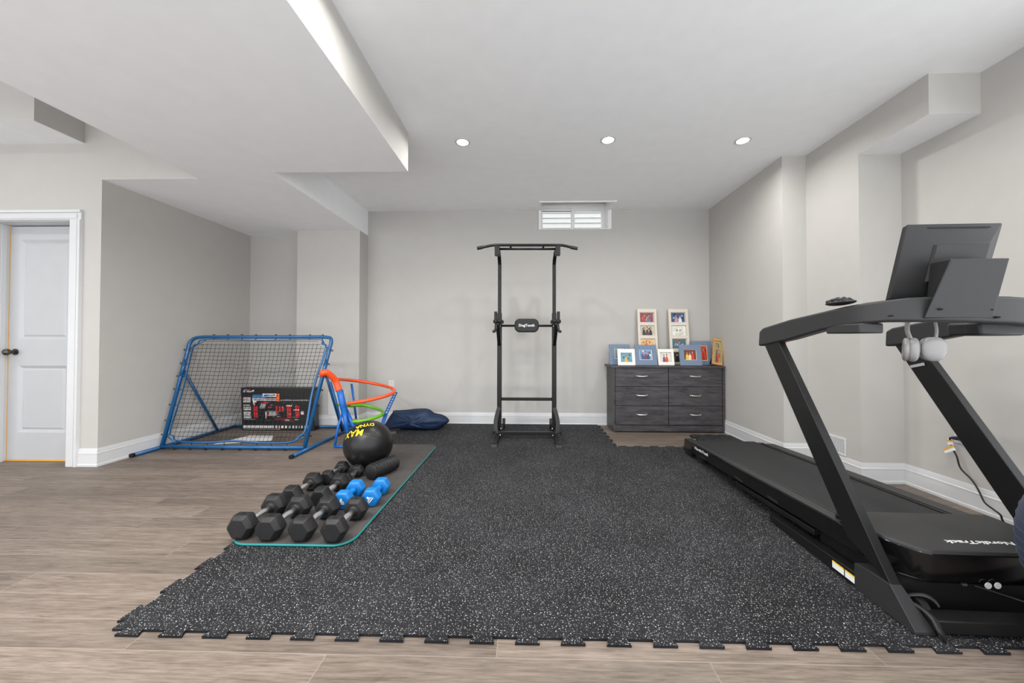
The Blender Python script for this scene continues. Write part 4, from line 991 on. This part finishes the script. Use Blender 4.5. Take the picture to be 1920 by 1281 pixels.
armp=[(.022,.872,1.070,.985),(.020,.835,1.090,.988),(.020,.61,1.125,1.021),(.022,.39,1.148,1.064),(.030,.29,1.160,1.075),(.052,.225,1.168,1.083)]
beam=[(.085,.190,1.173,1.088),(.141,.175,1.180,1.088),(.25,.165,1.184,1.088),(.371,.160,1.184,1.086),(.49,.165,1.182,1.082),(.60,.175,1.175,1.075),(.657,.190,1.170,1.070)]
full=[(a,b,c,d) for a,b,c,d in armp]+beam+[(WT-a,b,c,d) for a,b,c,d in armp[::-1]]
hbm=sect(full,'handlebar_console',M_greypl,[.055]*4+[.06,.065]+[.075]*7+[.065,.06]+[.055]*4)
for px in (1669,1761,1855,1868): 
    py={1669:592,1761:580,1855:581,1868:595}[px]; q=TLc(px,py,v=.125); MB().ell((q.x,.122+(.012 if px!=1761 else 0)*0,q.z),(.009,.010,.0045),10,6).build('screw_recess',M_shadowbox,tm,smooth=1)
a_q,b_q=TLc(1548,617,v=.30),TLc(1612,617,v=.30)
MB().hull([(-.005,.20,1.044),(.09,.20,1.044),(.09,.37,1.046),(-.005,.37,1.046)],[(.0,.20,1.085),(.09,.20,1.085),(.09,.37,1.085),(.0,.37,1.085)]).build('cup_holder',M_greypl,tm,bevel=.006)
MB().hull([(WT-.27,.22,1.036),(WT-.10,.22,1.036),(WT-.09,.34,1.036),(WT-.27,.34,1.036)],[(WT-.275,.22,1.09),(WT-.08,.22,1.09),(WT-.08,.34,1.09),(WT-.275,.34,1.09)]).build('cup_holder',M_greypl,tm,bevel=.010)
q=TLc(1467,642,u=.048)
tag(MB().bx(.038,.056,q.y-.02,q.y+.012,q.z-.012,q.z+.014).build('safety_clip',M_redclip,tm,bevel=.003),'red safety clip')
q=TLc(1742,691,u=WT-.0) ; MB().hull([(WT-.041,.665,.905),(WT-.041,.735,.885),(WT-.041,.73,.872),(WT-.041,.66,.890)],[(WT-.043,.665,.905),(WT-.043,.735,.885),(WT-.043,.73,.872),(WT-.043,.66,.890)]).build('sheen_mark',M_greypt,tm)  # pale grey plate painted in place of a sheen on the upright
# screen
tl,trr,bl_=TLc(1704.7,420.3,v=.16),TLc(1879.4,421.7,v=.16),TLc(1681.7,555.7,v=.20)
u0,u1=.145,.49; zt2,zb4=tl.z,1.185; vt_,vb2=.16,.235
def sc(u,z,off=0): 
    k=(z-zb4)/(zt2-zb4); v=vb2+(vt_-vb2)*k; return (u,v+off,z-off*.28)
mon=MB(); outer=[(u0,zb4),(u1,zb4),(u1,zt2),(u0,zt2)]; inn=[(u0+.075,zb4+.05),(u1-.06,zb4+.05),(u1-.06,zt2-.085),(u0+.075,zt2-.085)]
A=[sc(u,z,.0) for u,z in outer]; B=[sc(u,z,.022) for u,z in outer]; Cc=[sc(u,z,-.035) for u,z in inn]
mon.add(A+B+Cc,[(4,5,6,7),(0,1,5,4),(1,2,6,5),(2,3,7,6),(3,0,4,7),(0,1,9,8),(1,2,10,9),(2,3,11,10),(3,0,8,11),(8,9,10,11)])
mo=mon.build('screen_housing',M_greypl,tm,bevel=.004,seg=3)
MB().quad(sc(u0+.006,zb4+.006,.0225),sc(u1-.006,zb4+.006,.0225),sc(u1-.006,zt2-.006,.0225),sc(u0+.006,zt2-.006,.0225)).build('display_glass',M_gloss,mo)
MB().add([sc(u0+.07,zt2-.017,-.0095),sc(u1-.05,zt2-.017,-.0095),sc(u1-.05,zt2-.023,-.0120),sc(u0+.07,zt2-.023,-.0120)],[(0,1,2,3)]).build('vent_slot',M_shadowbox,mo,recalc=False)
MB().add([sc(u0+.085,zb4+.05,-.036),sc(u1-.065,zb4+.05,-.036),sc(u1-.065,zt2-.095,-.036),sc(u0+.085,zt2-.095,-.036)]+[sc(u0+.09,zb4+.05,-.045),sc(u1-.07,zb4+.05,-.045),sc(u1-.07,zt2-.10,-.045),sc(u0+.09,zt2-.10,-.045)],[(4,5,6,7),(0,1,5,4),(1,2,6,5),(2,3,7,6),(3,0,4,7)]).build('mount_plate',M_greypl,mo)
# bracket in front of the screen
bt,bb=1.315,1.10
f0,f1=TLc(1782,489,v=.09).x,TLc(1891,489,v=.09).x
brk=MB(); v0,v1=.085,.19
g0,g1=TLc(1743,488,v=.165),TLc(1736,556,v=.19)
brk.hull([(f0-.055,v0+.045,bb),(f1-.02,v0+.035,bb),(f1-.01,v1,bb),(g1.x-.004,v1,bb)],[(f0,v0,bt),(f1,v0,bt),(f1-.005,.165,bt),(g0.x,.165,bt)])
brk.build('screen_bracket',M_greypl,tm,bevel=.004,seg=3)

# lumpy glove on the left arm
q=Vector((.02,.32,1.165)); Mtm=Matrix.Translation((TXo,TYo,0))@Matrix.Rotation(-PSI,4,'Z'); qw=Mtm@q
gl=thing('workout_glove','crumpled black item lying on the left arm of the treadmill','glove',(qw.x,qw.y,qw.z+.006),-PSI)
g_=MB(); g_.ell((0,.0,.008),(.030,.075,.012),18,10)
g_.build('glove_body',M_rubber,gl,smooth=1)
for i,(y,z) in enumerate(((.045,.022),(.015,.026),(-.015,.024),(-.04,.018))): MB().tube([(.02,y,z-.008),(0,y-.004,z),(-.022,y+.002,z-.008)],[.007,.009,.007],8).build('glove_finger',M_rubber,gl,smooth=1)

# headphones hanging under the console
hp=thing('headphones','pale grey over-ear headphones hanging under the treadmill console','headphones',(0,0,0))
vv_=.10
def HW(px,py,v): return Mtm@TLc(px,py,v=v)
cl,cr=HW(1712,656,.245),HW(1751,655,.215)
for c0,rx,nd in ((cl,.050,(.75,-.66)),(cr,.053,(-.12,-.99))):
    n=Vector((nd[0],nd[1],-.05)).normalized(); xa=Vector((-n.y,n.x,0)).normalized(); Mh=basisM(c0,xa,n.cross(xa)); 
    cup=MB().ell((0,0,0),(.042,.049,.020),28,16,.85).build('ear_cup',M_headph,hp,smooth=1,M=Mh)
    MB().tube([(.032*cos(a),.038*sin(a),-.020) for a in [2*pi*k/24 for k in range(24)]],.010,8,closed=True).build('ear_cushion',M_headph,cup,smooth=1,M=Mh)
band=smooth_path([cl+Vector((-.01,0,.045)),HW(1701,618,.25),HW(1706,592,.25),HW(1728,578,.24),HW(1748,590,.225),HW(1756,616,.22),cr+Vector((.008,0,.045))],6)
MB().tube(band,.008,8,flat=(.010,.005)).build('headband',M_headph,hp,smooth=1)

# slate exercise ball at the right edge
eb=thing('exercise_ball','slate blue exercise ball in front of the treadmill at the right edge','ball',(1.88,1.0,.37))
MB().ell((0,0,0),(.36,.36,.36),56,40).build('ball_skin',M_gball,eb,smooth=1)
rg=MB()
for k in range(-3,4): 
    z=k*.03; r_=math.sqrt(.36**2-z*z)+.0005; rg.tube([(r_*cos(a),r_*sin(a),z) for a in [2*pi*j/60 for j in range(60)]],.0015,5,closed=True)
rg.build('grip_ridge',M_gball,eb,smooth=1)
eb.location.z=.361+TH
